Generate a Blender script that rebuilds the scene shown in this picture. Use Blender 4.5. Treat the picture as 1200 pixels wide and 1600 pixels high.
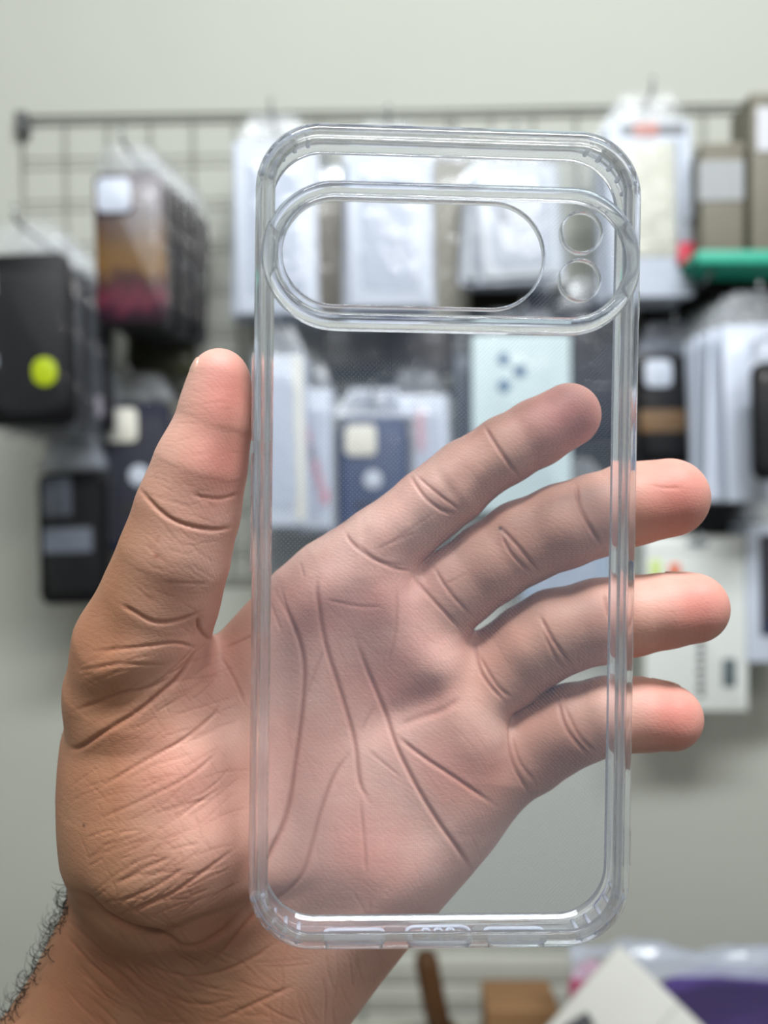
import bpy, bmesh, math, random
import numpy as np
from mathutils import Vector, Matrix, Euler
R = math.radians
rnd = random.Random(7)
for o in list(bpy.data.objects): bpy.data.objects.remove(o)
S = bpy.context.scene
COL = S.collection
MM = 0.001
FPX = 1250.0            # focal length in pixels of the 1200x1600 frame
CAMZ = 1.40

# ------------------------------------------------------------------ camera
cd = bpy.data.cameras.new('camera'); cam = bpy.data.objects.new('camera', cd); COL.objects.link(cam)
cam.location = (0, 0, CAMZ); cam.rotation_euler = (R(90), 0, 0)
cd.sensor_fit = 'VERTICAL'; cd.sensor_height = 36; cd.sensor_width = 27
cd.lens = 36 * FPX / 1600
cd.clip_start = 0.01; cd.clip_end = 50
cd.dof.use_dof = True; cd.dof.focus_distance = 0.172
cd.dof.aperture_fstop = cd.lens / 3.7
S.camera = cam
# ------------------------------------------------------------------ light
w = bpy.data.worlds.new('room_light'); S.world = w; w.use_nodes = True
w.node_tree.nodes['Background'].inputs[0].default_value = (0.86, 0.93, 1.0, 1)
w.node_tree.nodes['Background'].inputs[1].default_value = 0.16
def area(name, loc, target, sx, sy, power, color):
    l = bpy.data.lights.new(name, 'AREA'); l.shape = 'RECTANGLE'; l.size = sx; l.size_y = sy
    l.energy = power; l.color = color
    o = bpy.data.objects.new(name, l); COL.objects.link(o); o.location = loc
    o.rotation_euler = (Vector(target) - Vector(loc)).to_track_quat('-Z', 'Y').to_euler()
    o['label'] = 'ceiling tube lamp'; o['category'] = 'lamp'
    return o
area('ceiling_lamp', (0.15, -0.30, 2.62), (0.05, 0.35, 1.2), 1.2, 0.22, 37, (0.95, 0.98, 1.0))
area('ceiling_lamp', (0.9, -1.3, 2.62), (0.0, 0.5, 1.3), 1.2, 0.3, 15, (1.0, 0.97, 0.94))
vs = S.view_settings
vs.view_transform = 'Standard'; vs.look = 'None'; vs.gamma = 1; vs.exposure = 0.0
vs.use_curve_mapping = False

# ------------------------------------------------------------------ helpers
def P(px, py, D):
    """pixel of the photograph at depth D (metres) -> world point"""
    return Vector(((px - 600) / FPX * D, D, CAMZ - (py - 800) / FPX * D))
def link(name, me, mat=None, parent=None):
    o = bpy.data.objects.new(name, me); COL.objects.link(o)
    if mat is not None:
        me.materials.clear(); me.materials.append(mat)
    if parent is not None: o.parent = parent
    return o
def tag(o, label=None, cat=None, group=None, kind=None):
    for k, v in (('label', label), ('category', cat), ('group', group), ('kind', kind)):
        if v: o[k] = v
    return o
def empty(name, loc, rot=(0, 0, 0)):
    o = bpy.data.objects.new(name, None); COL.objects.link(o)
    o.location = loc; o.rotation_euler = rot; o.empty_display_size = 0.01
    return o
def tomesh(bm, name, smooth=True, recalc=True):
    if recalc: bmesh.ops.recalc_face_normals(bm, faces=bm.faces)
    me = bpy.data.meshes.new(name); bm.to_mesh(me); bm.free()
    if smooth:
        for p in me.polygons: p.use_smooth = True
    return me
def box(bm, x0, x1, y0, y1, z0, z1, bev=0, seg=2):
    r = bmesh.ops.create_cube(bm, size=1)
    vs_ = r['verts']
    for v in vs_:
        v.co = Vector(((x0 + x1) / 2 + v.co.x * (x1 - x0), (y0 + y1) / 2 + v.co.y * (y1 - y0), (z0 + z1) / 2 + v.co.z * (z1 - z0)))
    if bev > 0:
        es = list({e for v in vs_ for e in v.link_edges})
        bmesh.ops.bevel(bm, geom=es, offset=bev, segments=seg, affect='EDGES', profile=0.5)
def tube(bm, pts, r, n=8, cap=True, closed=False):
    pts = [Vector(p) for p in pts]; N = len(pts); rings = []
    up = None
    for i, p in enumerate(pts):
        if closed: t = pts[(i + 1) % N] - pts[i - 1]
        else: t = pts[min(i + 1, N - 1)] - pts[max(i - 1, 0)]
        t.normalize()
        if up is None:
            up = Vector((0, 0, 1)) if abs(t.z) < 0.9 else Vector((1, 0, 0))
        u = t.cross(up)
        if u.length < 1e-6: u = t.orthogonal()
        u.normalize(); v = u.cross(t).normalized(); up = v
        rr = r(i / (N - 1)) if callable(r) else r
        rings.append([bm.verts.new(p + (u * math.cos(a) + v * math.sin(a)) * rr) for a in [2 * math.pi * k / n for k in range(n)]])
    for i in range(N if closed else N - 1):
        A, B = rings[i], rings[(i + 1) % N]
        for k in range(n): bm.faces.new((A[k], A[(k + 1) % n], B[(k + 1) % n], B[k]))
    if cap and not closed:
        bm.faces.new(rings[0]); bm.faces.new(rings[-1])
def rrect(hw, hh, r, n=8, cx=0, cz=0):
    """rounded rectangle outline, counter clockwise, as points with outward normals"""
    r = min(r, hw - 1e-6, hh - 1e-6)
    out = []
    for (sx, sz, a0) in ((1, 1, 0), (-1, 1, 90), (-1, -1, 180), (1, -1, 270)):
        for k in range(n + 1):
            a = R(a0 + 90 * k / n)
            out.append(((cx + sx * (hw - r) + r * math.cos(a), cz + sz * (hh - r) + r * math.sin(a)), (math.cos(a), math.sin(a))))
    return out
def densify(o, step):
    res = []
    N = len(o)
    for i in range(N):
        (p, n), (q, m) = o[i], o[(i + 1) % N]
        L = math.dist(p, q); k = max(1, int(L / step))
        for j in range(k):
            t = j / k
            nn = (n[0] * (1 - t) + m[0] * t, n[1] * (1 - t) + m[1] * t)
            l = math.hypot(*nn); res.append(((p[0] * (1 - t) + q[0] * t, p[1] * (1 - t) + q[1] * t), (nn[0] / l, nn[1] / l)))
    return res
def sweep(outline, profile):
    """closed profile [(inward, depth)] carried round a closed outline in XZ"""
    bm = bmesh.new(); rings = []
    for (p, n) in outline:
        rings.append([bm.verts.new((p[0] - n[0] * s, t, p[1] - n[1] * s)) for (s, t) in profile])
    N, K = len(rings), len(profile)
    for i in range(N):
        A, B = rings[i], rings[(i + 1) % N]
        for k in range(K): bm.faces.new((A[k], A[(k + 1) % K], B[(k + 1) % K], B[k]))
    return bm
def slab(bm, outline, y0, y1, edge=0.0):
    """solid plate with the outline in XZ, soft edges"""
    prof = [(edge, y0), (edge * .3, y0 + edge * .3 * (1 if y1 > y0 else -1)), (0, y0 + edge * (1 if y1 > y0 else -1)), (0, y1 - edge * (1 if y1 > y0 else -1)), (edge * .3, y1 - edge * .3 * (1 if y1 > y0 else -1)), (edge, y1)] if edge > 0 else [(0, y0), (0, y1)]
    rings = [[bm.verts.new((p[0] - n[0] * s, t, p[1] - n[1] * s)) for (p, n) in outline] for (s, t) in prof]
    N = len(outline)
    for A, B in zip(rings[:-1], rings[1:]):
        for i in range(N): bm.faces.new((A[i], A[(i + 1) % N], B[(i + 1) % N], B[i]))
    bm.faces.new(rings[0]); bm.faces.new(rings[-1])
def fill2d(outlines, y0, y1):
    """plate with holes from outlines (first the outer one), via a filled 2D curve"""
    cu = bpy.data.curves.new('plate', 'CURVE'); cu.dimensions = '2D'; cu.fill_mode = 'BOTH'; cu.extrude = abs(y1 - y0) / 2
    for o in outlines:
        sp = cu.splines.new('POLY'); sp.points.add(len(o) - 1)
        for i, (p, n) in enumerate(o): sp.points[i].co = (p[0], p[1], 0, 1)
        sp.use_cyclic_u = True
    ob = bpy.data.objects.new('plate', cu); COL.objects.link(ob)
    dg = bpy.context.evaluated_depsgraph_get()
    me = bpy.data.meshes.new_from_object(ob.evaluated_get(dg))
    bpy.data.objects.remove(ob)
    bm = bmesh.new(); bm.from_mesh(me)
    for v in bm.verts: v.co = Vector((v.co.x, v.co.z + (y0 + y1) / 2, v.co.y))
    bmesh.ops.remove_doubles(bm, verts=bm.verts, dist=1e-6)
    return bm

# ------------------------------------------------------------------ materials
def newmat(name):
    m = bpy.data.materials.new(name); m.use_nodes = True
    nt = m.node_tree; return m, nt, nt.nodes['Principled BSDF']
def sset(b, **k):
    for n, v in k.items():
        b.inputs[n.replace('_', ' ')].default_value = v
def noise_color(nt, b, c, amt=0.12, scale=40):
    tc = nt.nodes.new('ShaderNodeTexCoord'); nz = nt.nodes.new('ShaderNodeTexNoise'); nz.inputs['Scale'].default_value = scale
    nz.inputs['Detail'].default_value = 4
    mr = nt.nodes.new('ShaderNodeMapRange'); mr.inputs['To Min'].default_value = 1 - amt; mr.inputs['To Max'].default_value = 1 + amt
    mx = nt.nodes.new('ShaderNodeVectorMath'); mx.operation = 'SCALE'; mx.inputs[0].default_value = c[:3]
    nt.links.new(tc.outputs['Object'], nz.inputs['Vector']); nt.links.new(nz.outputs['Fac'], mr.inputs['Value'])
    nt.links.new(mr.outputs[0], mx.inputs['Scale']); nt.links.new(mx.outputs[0], b.inputs['Base Color'])
    return nz
def srgb(r, g, b):
    f = lambda c: (c / 255 / 12.92) if c / 255 <= .04045 else ((c / 255 + .055) / 1.055) ** 2.4
    return (f(r), f(g), f(b), 1)
_m = {}
def plain(name, rgb, rough=0.5, amt=0.08, scale=60, metal=0, coat=0):
    if name in _m: return _m[name]
    m, nt, b = newmat(name); c = srgb(*rgb); b.inputs['Base Color'].default_value = c
    sset(b, Roughness=rough, Metallic=metal); b.inputs['Coat Weight'].default_value = coat
    if max(rgb) < 80: b.inputs['Specular IOR Level'].default_value = 0.22
    noise_color(nt, b, c, amt, scale); _m[name] = m; return m
def plastic_film(name, opacity=0.18, rgb=(225, 230, 238), rough=0.12, bump=0.6, scale=45):
    """thin polythene: mostly see-through, with a crinkled shine"""
    if name in _m: return _m[name]
    m, nt, b = newmat(name); b.inputs['Base Color'].default_value = srgb(*rgb); sset(b, Roughness=rough)
    b.inputs['Specular IOR Level'].default_value = 1.0
    tc = nt.nodes.new('ShaderNodeTexCoord'); nz = nt.nodes.new('ShaderNodeTexNoise'); nz.inputs['Scale'].default_value = scale; nz.inputs['Detail'].default_value = 2
    nz.inputs['Distortion'].default_value = 1.0
    bp = nt.nodes.new('ShaderNodeBump'); bp.inputs['Strength'].default_value = bump; bp.inputs['Distance'].default_value = 0.004
    nt.links.new(tc.outputs['Object'], nz.inputs['Vector']); nt.links.new(nz.outputs['Fac'], bp.inputs['Height']); nt.links.new(bp.outputs[0], b.inputs['Normal'])
    tr = nt.nodes.new('ShaderNodeBsdfTransparent'); mx = nt.nodes.new('ShaderNodeMixShader'); mx.inputs[0].default_value = opacity
    gl = nt.nodes.new('ShaderNodeBsdfGlossy'); gl.inputs['Roughness'].default_value = rough; nt.links.new(bp.outputs[0], gl.inputs['Normal'])
    m2 = nt.nodes.new('ShaderNodeMixShader'); m2.inputs[0].default_value = 0.03
    out = nt.nodes['Material Output']
    nt.links.new(tr.outputs[0], mx.inputs[1]); nt.links.new(b.outputs[0], mx.inputs[2])
    nt.links.new(mx.outputs[0], m2.inputs[1]); nt.links.new(gl.outputs[0], m2.inputs[2]); nt.links.new(m2.outputs[0], out.inputs[0])
    _m[name] = m; return m

def m_clear(name='clear_tpu', haze=0.04):
    m, nt, b = newmat(name)
    b.inputs['Base Color'].default_value = (0.965, 0.98, 1.0, 1)
    b.inputs['Transmission Weight'].default_value = 1.0
    sset(b, Roughness=0.03, IOR=1.42)
    tr = nt.nodes.new('ShaderNodeBsdfTransparent'); tr.inputs[0].default_value = (0.98, 0.985, 0.99, 1)
    mx = nt.nodes.new('ShaderNodeMixShader'); mx.inputs[0].default_value = 0.8
    df = nt.nodes.new('ShaderNodeBsdfDiffuse'); df.inputs[0].default_value = (0.78, 0.85, 0.98, 1)
    m2 = nt.nodes.new('ShaderNodeMixShader'); m2.inputs[0].default_value = haze
    out = nt.nodes['Material Output']
    nt.links.new(tr.outputs[0], mx.inputs[1]); nt.links.new(b.outputs[0], mx.inputs[2])
    nt.links.new(mx.outputs[0], m2.inputs[1]); nt.links.new(df.outputs[0], m2.inputs[2])
    nt.links.new(m2.outputs[0], out.inputs[0])
    return m
def m_panel():
    """hazy back panel with a fine grid of moulded micro dots"""
    m, nt, b = newmat('microdot_panel')
    b.inputs['Base Color'].default_value = srgb(188, 204, 232); sset(b, Roughness=0.25)
    b.inputs['Specular IOR Level'].default_value = 0.8
    tc = nt.nodes.new('ShaderNodeTexCoord'); sp = nt.nodes.new('ShaderNodeSeparateXYZ'); nt.links.new(tc.outputs['Object'], sp.inputs[0])
    def math_(op, a, b_=None):
        n = nt.nodes.new('ShaderNodeMath'); n.operation = op
        for i, x in enumerate((a, b_)):
            if x is None: continue
            if isinstance(x, (int, float)): n.inputs[i].default_value = x
            else: nt.links.new(x, n.inputs[i])
        return n.outputs[0]
    k = 2 * math.pi / (0.00092 * 1.0)
    xx = math_('COSINE', math_('MULTIPLY', math_('ADD', sp.outputs[0], sp.outputs[2]), k))
    zz = math_('COSINE', math_('MULTIPLY', math_('SUBTRACT', sp.outputs[0], sp.outputs[2]), k))
    dots = math_('MULTIPLY', math_('ADD', xx, zz), 0.5)
    mr = nt.nodes.new('ShaderNodeMapRange'); nt.links.new(dots, mr.inputs['Value'])
    mr.inputs['From Min'].default_value = 0.55; mr.inputs['From Max'].default_value = 1.0
    mr.inputs['To Min'].default_value = 0.036; mr.inputs['To Max'].default_value = 0.15
    nz = nt.nodes.new('ShaderNodeTexNoise'); nz.inputs['Scale'].default_value = 30; nt.links.new(tc.outputs['Object'], nz.inputs['Vector'])
    fac = math_('MULTIPLY', mr.outputs[0], math_('ADD', math_('MULTIPLY', nz.outputs['Fac'], 0.5), 0.75))
    tr = nt.nodes.new('ShaderNodeBsdfTransparent'); tr.inputs[0].default_value = (0.985, 0.988, 0.993, 1)
    mx = nt.nodes.new('ShaderNodeMixShader'); nt.links.new(fac, mx.inputs[0])
    out = nt.nodes['Material Output']
    nt.links.new(tr.outputs[0], mx.inputs[1]); nt.links.new(b.outputs[0], mx.inputs[2]); nt.links.new(mx.outputs[0], out.inputs[0])
    return m
def m_skin():
    m, nt, b = newmat('skin')
    at = nt.nodes.new('ShaderNodeAttribute'); at.attribute_name = 'skin_colour'
    tc = nt.nodes.new('ShaderNodeTexCoord')
    nz = nt.nodes.new('ShaderNodeTexNoise'); nz.inputs['Scale'].default_value = 140; nz.inputs['Detail'].default_value = 6; nz.inputs['Roughness'].default_value = 0.6
    nt.links.new(tc.outputs['Object'], nz.inputs['Vector'])
    mr = nt.nodes.new('ShaderNodeMapRange'); mr.inputs['To Min'].default_value = 0.88; mr.inputs['To Max'].default_value = 1.12
    nt.links.new(nz.outputs['Fac'], mr.inputs['Value'])
    sc = nt.nodes.new('ShaderNodeVectorMath'); sc.operation = 'SCALE'
    nt.links.new(at.outputs['Color'], sc.inputs[0]); nt.links.new(mr.outputs[0], sc.inputs['Scale'])
    nb = nt.nodes.new('ShaderNodeTexNoise'); nb.inputs['Scale'].default_value = 55; nb.inputs['Detail'].default_value = 3
    nt.links.new(tc.outputs['Object'], nb.inputs['Vector'])
    mb = nt.nodes.new('ShaderNodeMapRange'); mb.inputs['From Min'].default_value = .35; mb.inputs['From Max'].default_value = .7; nt.links.new(nb.outputs['Fac'], mb.inputs['Value'])
    mc = nt.nodes.new('ShaderNodeMix'); mc.data_type = 'RGBA'; mc.inputs[6].default_value = (1.03, 1.03, 1.02, 1); mc.inputs[7].default_value = (0.99, 0.86, 0.82, 1)
    nt.links.new(mb.outputs[0], mc.inputs[0])
    mu = nt.nodes.new('ShaderNodeVectorMath'); mu.operation = 'MULTIPLY'
    nt.links.new(sc.outputs[0], mu.inputs[0]); nt.links.new(mc.outputs[2], mu.inputs[1])
    nt.links.new(mu.outputs[0], b.inputs['Base Color'])
    sset(b, Roughness=0.54)
    b.inputs['Specular IOR Level'].default_value = 0.42
    b.inputs['Subsurface Weight'].default_value = 0.22
    b.inputs['Subsurface Radius'].default_value = (1.0, 0.42, 0.25)
    b.inputs['Subsurface Scale'].default_value = 0.0022
    # fine relief: dermal ridges and tiny crossing wrinkles
    wv = nt.nodes.new('ShaderNodeTexWave'); wv.inputs['Scale'].default_value = 420; wv.inputs['Distortion'].default_value = 9; wv.inputs['Detail'].default_value = 2
    wv.inputs['Detail Scale'].default_value = 0.15; wv.bands_direction = 'DIAGONAL'
    nt.links.new(tc.outputs['Object'], wv.inputs['Vector'])
    vo = nt.nodes.new('ShaderNodeTexVoronoi'); vo.feature = 'DISTANCE_TO_EDGE'; vo.inputs['Scale'].default_value = 750
    mp = nt.nodes.new('ShaderNodeMapping'); mp.inputs['Rotation'].default_value = (0, R(-35), 0); mp.inputs['Scale'].default_value = (0.45, 1, 1.3)
    nt.links.new(tc.outputs['Object'], mp.inputs['Vector']); nt.links.new(mp.outputs[0], vo.inputs['Vector'])
    n2 = nt.nodes.new('ShaderNodeTexNoise'); n2.inputs['Scale'].default_value = 260; n2.inputs['Detail'].default_value = 5
    nt.links.new(mp.outputs[0], n2.inputs['Vector'])
    b1 = nt.nodes.new('ShaderNodeBump'); b1.inputs['Strength'].default_value = 0.1; b1.inputs['Distance'].default_value = 0.00008
    b2 = nt.nodes.new('ShaderNodeBump'); b2.inputs['Strength'].default_value = 0.16; b2.inputs['Distance'].default_value = 0.0001
    b3 = nt.nodes.new('ShaderNodeBump'); b3.inputs['Strength'].default_value = 0.3; b3.inputs['Distance'].default_value = 0.0003
    mrv = nt.nodes.new('ShaderNodeMapRange'); mrv.inputs['From Max'].default_value = 0.12; nt.links.new(vo.outputs['Distance'], mrv.inputs['Value'])
    nt.links.new(wv.outputs['Fac'], b1.inputs['Height']); nt.links.new(mrv.outputs[0], b2.inputs['Height']); nt.links.new(n2.outputs['Fac'], b3.inputs['Height'])
    nt.links.new(b1.outputs[0], b2.inputs['Normal']); nt.links.new(b2.outputs[0], b3.inputs['Normal']); nt.links.new(b3.outputs[0], b.inputs['Normal'])
    return m

# ------------------------------------------------------------------ setting
WALL_D = 0.955
def wallmat(name, rgb):
    m, nt, b = newmat(name); c = srgb(*rgb); nz = noise_color(nt, b, c, 0.05, 3); sset(b, Roughness=0.75)
    bp = nt.nodes.new('ShaderNodeBump'); bp.inputs['Strength'].default_value = 0.15; bp.inputs['Distance'].default_value = 0.002
    n2 = nt.nodes.new('ShaderNodeTexNoise'); n2.inputs['Scale'].default_value = 120; nt.links.new(n2.outputs['Fac'], bp.inputs['Height']); nt.links.new(bp.outputs[0], b.inputs['Normal'])
    return m
WM = wallmat('painted_wall', (179, 181, 172))
def struct(name, x0, x1, y0, y1, z0, z1, m):
    bm = bmesh.new(); box(bm, x0, x1, y0, y1, z0, z1)
    o = link(name, tomesh(bm, name, False), m); o['kind'] = 'structure'; return o
struct('wall_back', -1.5, 1.9, WALL_D, WALL_D + 0.1, 0, 2.7, WM)
struct('wall_left', -1.6, -1.5, -2.2, WALL_D + 0.1, 0, 2.7, WM)
struct('floor', -1.6, 1.9, -2.2, WALL_D + 0.1, -0.1, 0, wallmat('floor_tile', (150, 145, 135)))
struct('ceiling', -1.6, 1.9, -2.2, WALL_D + 0.1, 2.7, 2.8, wallmat('ceiling_paint', (215, 215, 205)))
struct('baseboard_back', -1.5, 1.9, WALL_D - 0.015, WALL_D, 0, 0.1, plain('skirting', (190, 186, 175)))

# ------------------------------------------------------------------ the hand, as one surface grown from a distance field
def build_hand():
    mm = 1.0
    def W(px, py, D): return np.array([(px - 600) / FPX * D, D, (py - 800) / FPX * D])   # x, depth, down; in mm
    chains = {}
    # (px, py, radius in px, depth mm, flatten)
    chains['thumb'] = [(344, 588, 43, 168), (341, 618, 46, 168.5), (335, 662, 53, 169), (314, 728, 66, 170), (294, 798, 75, 172), (272, 872, 80, 174), (250, 938, 86, 177), (222, 1010, 98, 181), (215, 1070, 108, 185)]
    chains['index'] = [(520, 915, 66, 194), (600, 850, 62, 192), (672, 789, 57, 190), (705, 764, 56.5, 189), (728, 742, 54, 189), (790, 703, 52.5, 188), (838, 677, 52, 188), (888, 649, 50, 188)]
    chains['middle'] = [(630, 990, 66, 194), (715, 917, 63, 192), (765, 880, 63, 191), (815, 848, 65, 190), (880, 822, 65.5, 188), (928, 806, 64, 188), (985, 788, 64, 188), (1045, 778, 61.5, 188)]
    chains['ring'] = [(710, 1090, 66, 195), (790, 1040, 66, 194), (830, 1010, 66, 192), (868, 988, 66.5, 190), (938, 970, 65, 189), (985, 962, 62, 188), (1035, 955, 57.5, 187), (1082, 950, 55, 187)]
    chains['little'] = [(740, 1225, 66, 197), (822, 1172, 66, 196), (860, 1148, 64, 194), (895, 1132, 62, 191), (950, 1118, 59, 189), (1000, 1116, 56, 188), (1045, 1121, 51.5, 187)]
    palm = [(128, 1080), (230, 1040), (318, 1012), (352, 978), (395, 932), (430, 893), (480, 853), (560, 812), (640, 850), (665, 905), (735, 985), (775, 1080), (815, 1170), (832, 1232), (805, 1277), (770, 1327), (732, 1372), (692, 1417), (650, 1467), (598, 1533), (540, 1612), (430, 1770), (330, 1920), (260, 2060),
            (-320, 1990), (-200, 1830), (-60, 1660), (12, 1580), (48, 1525), (76, 1470), (98, 1425), (110, 1380), (108, 1330), (106, 1250), (104, 1160)]
    palm = np.array(palm, float)
    mounts = [  # ellipsoid-like blobs: px, py, r px, depth
        [(232, 1120, 118, 188), (246, 1215, 138, 191), (262, 1300, 150, 192), (268, 1335, 142, 193)],   # thenar
    ]
    def smin(a, b, k):
        h = np.clip(0.5 + 0.5 * (b - a) / k, 0, 1)
        return b * (1 - h) + a * h - k * h * (1 - h)
    def chain_d(p, ch, k=1.5):
        pts_ = np.array([W(c[0], c[1], c[3]) for c in ch]); rm = max(c[2] * c[3] / FPX for c in ch) + 14
        msk = ((p > pts_.min(0) - rm) & (p < pts_.max(0) + rm)).all(1)
        if not msk.any(): return np.full(len(p), 14.0)
        if not msk.all():
            r = np.full(len(p), 14.0); r[msk] = np.minimum(chain_d(p[msk], ch, k), 14.0); return r
        d = None
        for a, b in zip(ch[:-1], ch[1:]):
            A, B = W(a[0], a[1], a[3]), W(b[0], b[1], b[3]); ra, rb = a[2] * a[3] / FPX, b[2] * b[3] / FPX
            ab = B - A; t = np.clip(((p - A) @ ab) / (ab @ ab), 0, 1)
            q = p - A - t[:, None] * ab
            dd = np.sqrt((q * q).sum(1)) - (ra + (rb - ra) * t)
            d = dd if d is None else smin(d, dd, k)
        return d
    def poly_exact(u, v):
        n = len(palm); best = np.full(u.shape, 1e9); inside = np.zeros(u.shape, bool)
        for i in range(n):
            x0, y0 = palm[i]; x1, y1 = palm[(i + 1) % n]
            ex, ey = x1 - x0, y1 - y0
            t = np.clip(((u - x0) * ex + (v - y0) * ey) / (ex * ex + ey * ey), 0, 1)
            best = np.minimum(best, (u - x0 - t * ex) ** 2 + (v - y0 - t * ey) ** 2)
            c = ((y0 > v) != (y1 > v))
            xi = x0 + (v - y0) / (ey if abs(ey) > 1e-9 else 1e-9) * ex
            inside ^= c & (u < xi)
        d = np.sqrt(best); d[inside] *= -1
        return d
    gu, gv = np.arange(-700, 1700, 3.0), np.arange(300, 2500, 3.0)
    GU, GV = np.meshgrid(gu, gv, indexing='ij'); GR = poly_exact(GU.ravel(), GV.ravel()).reshape(GU.shape)
    def poly_sd(u, v):
        a = np.clip((u + 700) / 3, 0, len(gu) - 1.001); b = np.clip((v - 300) / 3, 0, len(gv) - 1.001)
        i, j = a.astype(int), b.astype(int); a, b = a - i, b - j
        return (GR[i, j] * (1 - a) + GR[i + 1, j] * a) * (1 - b) + (GR[i, j + 1] * (1 - a) + GR[i + 1, j + 1] * a) * b
    def field(p):
        D = np.maximum(p[:, 1], 60); u = 600 + p[:, 0] / D * FPX; v = 800 + p[:, 2] / D * FPX
        d2 = poly_sd(u, v) * D / FPX
        s = np.clip((v - 1350) / 250, 0, 1); s = s * s * (3 - 2 * s)
        dm = 194 + 8 * s + np.clip((v - 900) / 400, 0, 1) * 3
        th = 12.5 + 5 * s
        rr = th * 0.97
        dy = np.abs(p[:, 1] - dm) - th
        qx, qy = d2 + rr, dy + rr
        slab_ = np.sqrt(np.maximum(qx, 0) ** 2 + np.maximum(qy, 0) ** 2) + np.minimum(np.maximum(qx, qy), 0) - rr
        d = slab_
        for mch in mounts: d = smin(d, chain_d(p, mch, 6), 9)
        f = None
        for nme in ('index', 'middle', 'ring', 'little'):
            c = chain_d(p, chains[nme])
            f = c if f is None else np.minimum(f, c)
        d = smin(d, f, 3.0)
        d = smin(d, chain_d(p, chains['thumb'], 4), 5.0)
        return d
    h = 0.38
    lo = np.array([-160.0, 146.0, -50.0]); hi = np.array([100.0, 226.0, 190.0])
    B = 12
    nb = np.ceil((hi - lo) / (h * B)).astype(int); n = nb * B + 1
    # coarse pass
    I, J, K = np.meshgrid(*[np.arange(k) for k in nb], indexing='ij')
    cen = np.stack([I.ravel(), J.ravel(), K.ravel()], 1)
    pc = lo + (cen + 0.5) * B * h
    dc = field(pc)
    act = np.abs(dc) < B * h * 0.87 * 1.35 + 1.0
    F = np.full(tuple(n), 5.0, np.float32)
    neg = cen[(~act) & (dc < 0)]
    for c in neg: F[c[0] * B:(c[0] + 1) * B + 1, c[1] * B:(c[1] + 1) * B + 1, c[2] * B:(c[2] + 1) * B + 1] = -5.0
    off = np.stack(np.meshgrid(*[np.arange(B + 1)] * 3, indexing='ij'), -1).reshape(-1, 3)
    ac = cen[act]
    for s in range(0, len(ac), 400):
        idx = (ac[s:s + 400, None, :] * B + off[None]).reshape(-1, 3)
        F[idx[:, 0], idx[:, 1], idx[:, 2]] = field(lo + idx * h)
    # surface nets
    sg = F < 0
    c8 = [sg[a:n[0] - 1 + a, b:n[1] - 1 + b, c:n[2] - 1 + c] for a in (0, 1) for b in (0, 1) for c in (0, 1)]
    allin = np.ones_like(c8[0]); anyin = np.zeros_like(c8[0])
    for c in c8: allin &= c; anyin |= c
    cell = anyin & ~allin
    ci = np.argwhere(cell)
    vid = np.full(cell.shape, -1, np.int32); vid[cell] = np.arange(len(ci))
    acc = np.zeros((len(ci), 3)); cnt = np.zeros(len(ci))
    corners = [(a, b, c) for a in (0, 1) for b in (0, 1) for c in (0, 1)]
    val = {c: F[ci[:, 0] + c[0], ci[:, 1] + c[1], ci[:, 2] + c[2]] for c in corners}
    for c in corners:
        for ax in range(3):
            if c[ax]: continue
            e = list(c); e[ax] = 1; e = tuple(e)
            a, b = val[c], val[e]; m = (a < 0) != (b < 0)
            t = np.where(m, a / np.where(m, a - b, 1), 0)
            pt = np.tile(np.array(c, float), (len(ci), 1)); pt[:, ax] += t
            acc[m] += pt[m]; cnt[m] += 1
    V = lo + (ci + acc / cnt[:, None]) * h
    quads = []
    for ax in range(3):
        b_, c_ = (ax + 1) % 3, (ax + 2) % 3
        sl0 = [slice(None)] * 3; sl1 = [slice(None)] * 3; sl0[ax] = slice(0, -1); sl1[ax] = slice(1, None)
        a, b = sg[tuple(sl0)], sg[tuple(sl1)]
        for flip, mask in ((False, a & ~b), (True, ~a & b)):
            e = np.argwhere(mask)
            ok = (e[:, b_] > 0) & (e[:, c_] > 0) & (e[:, b_] < n[b_] - 1) & (e[:, c_] < n[c_] - 1)
            e = e[ok]
            def g(db, dc_):
                q = e.copy(); q[:, b_] += db; q[:, c_] += dc_; return vid[q[:, 0], q[:, 1], q[:, 2]]
            Q = np.stack([g(-1, -1), g(0, -1), g(0, 0), g(-1, 0)], 1)
            if flip: Q = Q[:, ::-1]
            quads.append(Q)
    Q = np.concatenate(quads); Q = Q[(Q >= 0).all(1)]
    # vertex normals by area-weighted faces, smoothed once
    N = np.zeros_like(V)
    fn = np.cross(V[Q[:, 2]] - V[Q[:, 0]], V[Q[:, 3]] - V[Q[:, 1]])
    for k in range(4):
        for a in range(3): N[:, a] += np.bincount(Q[:, k], fn[:, a], len(V))
    N2 = np.zeros_like(V); fm = (N[Q[:, 0]] + N[Q[:, 1]] + N[Q[:, 2]] + N[Q[:, 3]])
    for k in range(4):
        for a in range(3): N2[:, a] += np.bincount(Q[:, k], fm[:, a], len(V))
    N = N2 / (np.linalg.norm(N2, axis=1)[:, None] + 1e-9)
    e = V[:50000:50] ; t0 = field(e); t1 = field(e + N[:50000:50] * 0.5)
    if (t1 - t0).mean() < 0: N = -N
    U = 600 + V[:, 0] / V[:, 1] * FPX; T = 800 + V[:, 2] / V[:, 1] * FPX
    view = -V / np.linalg.norm(V, axis=1)[:, None]
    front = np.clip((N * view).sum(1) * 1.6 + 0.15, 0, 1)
    disp = np.zeros(len(V))
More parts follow.
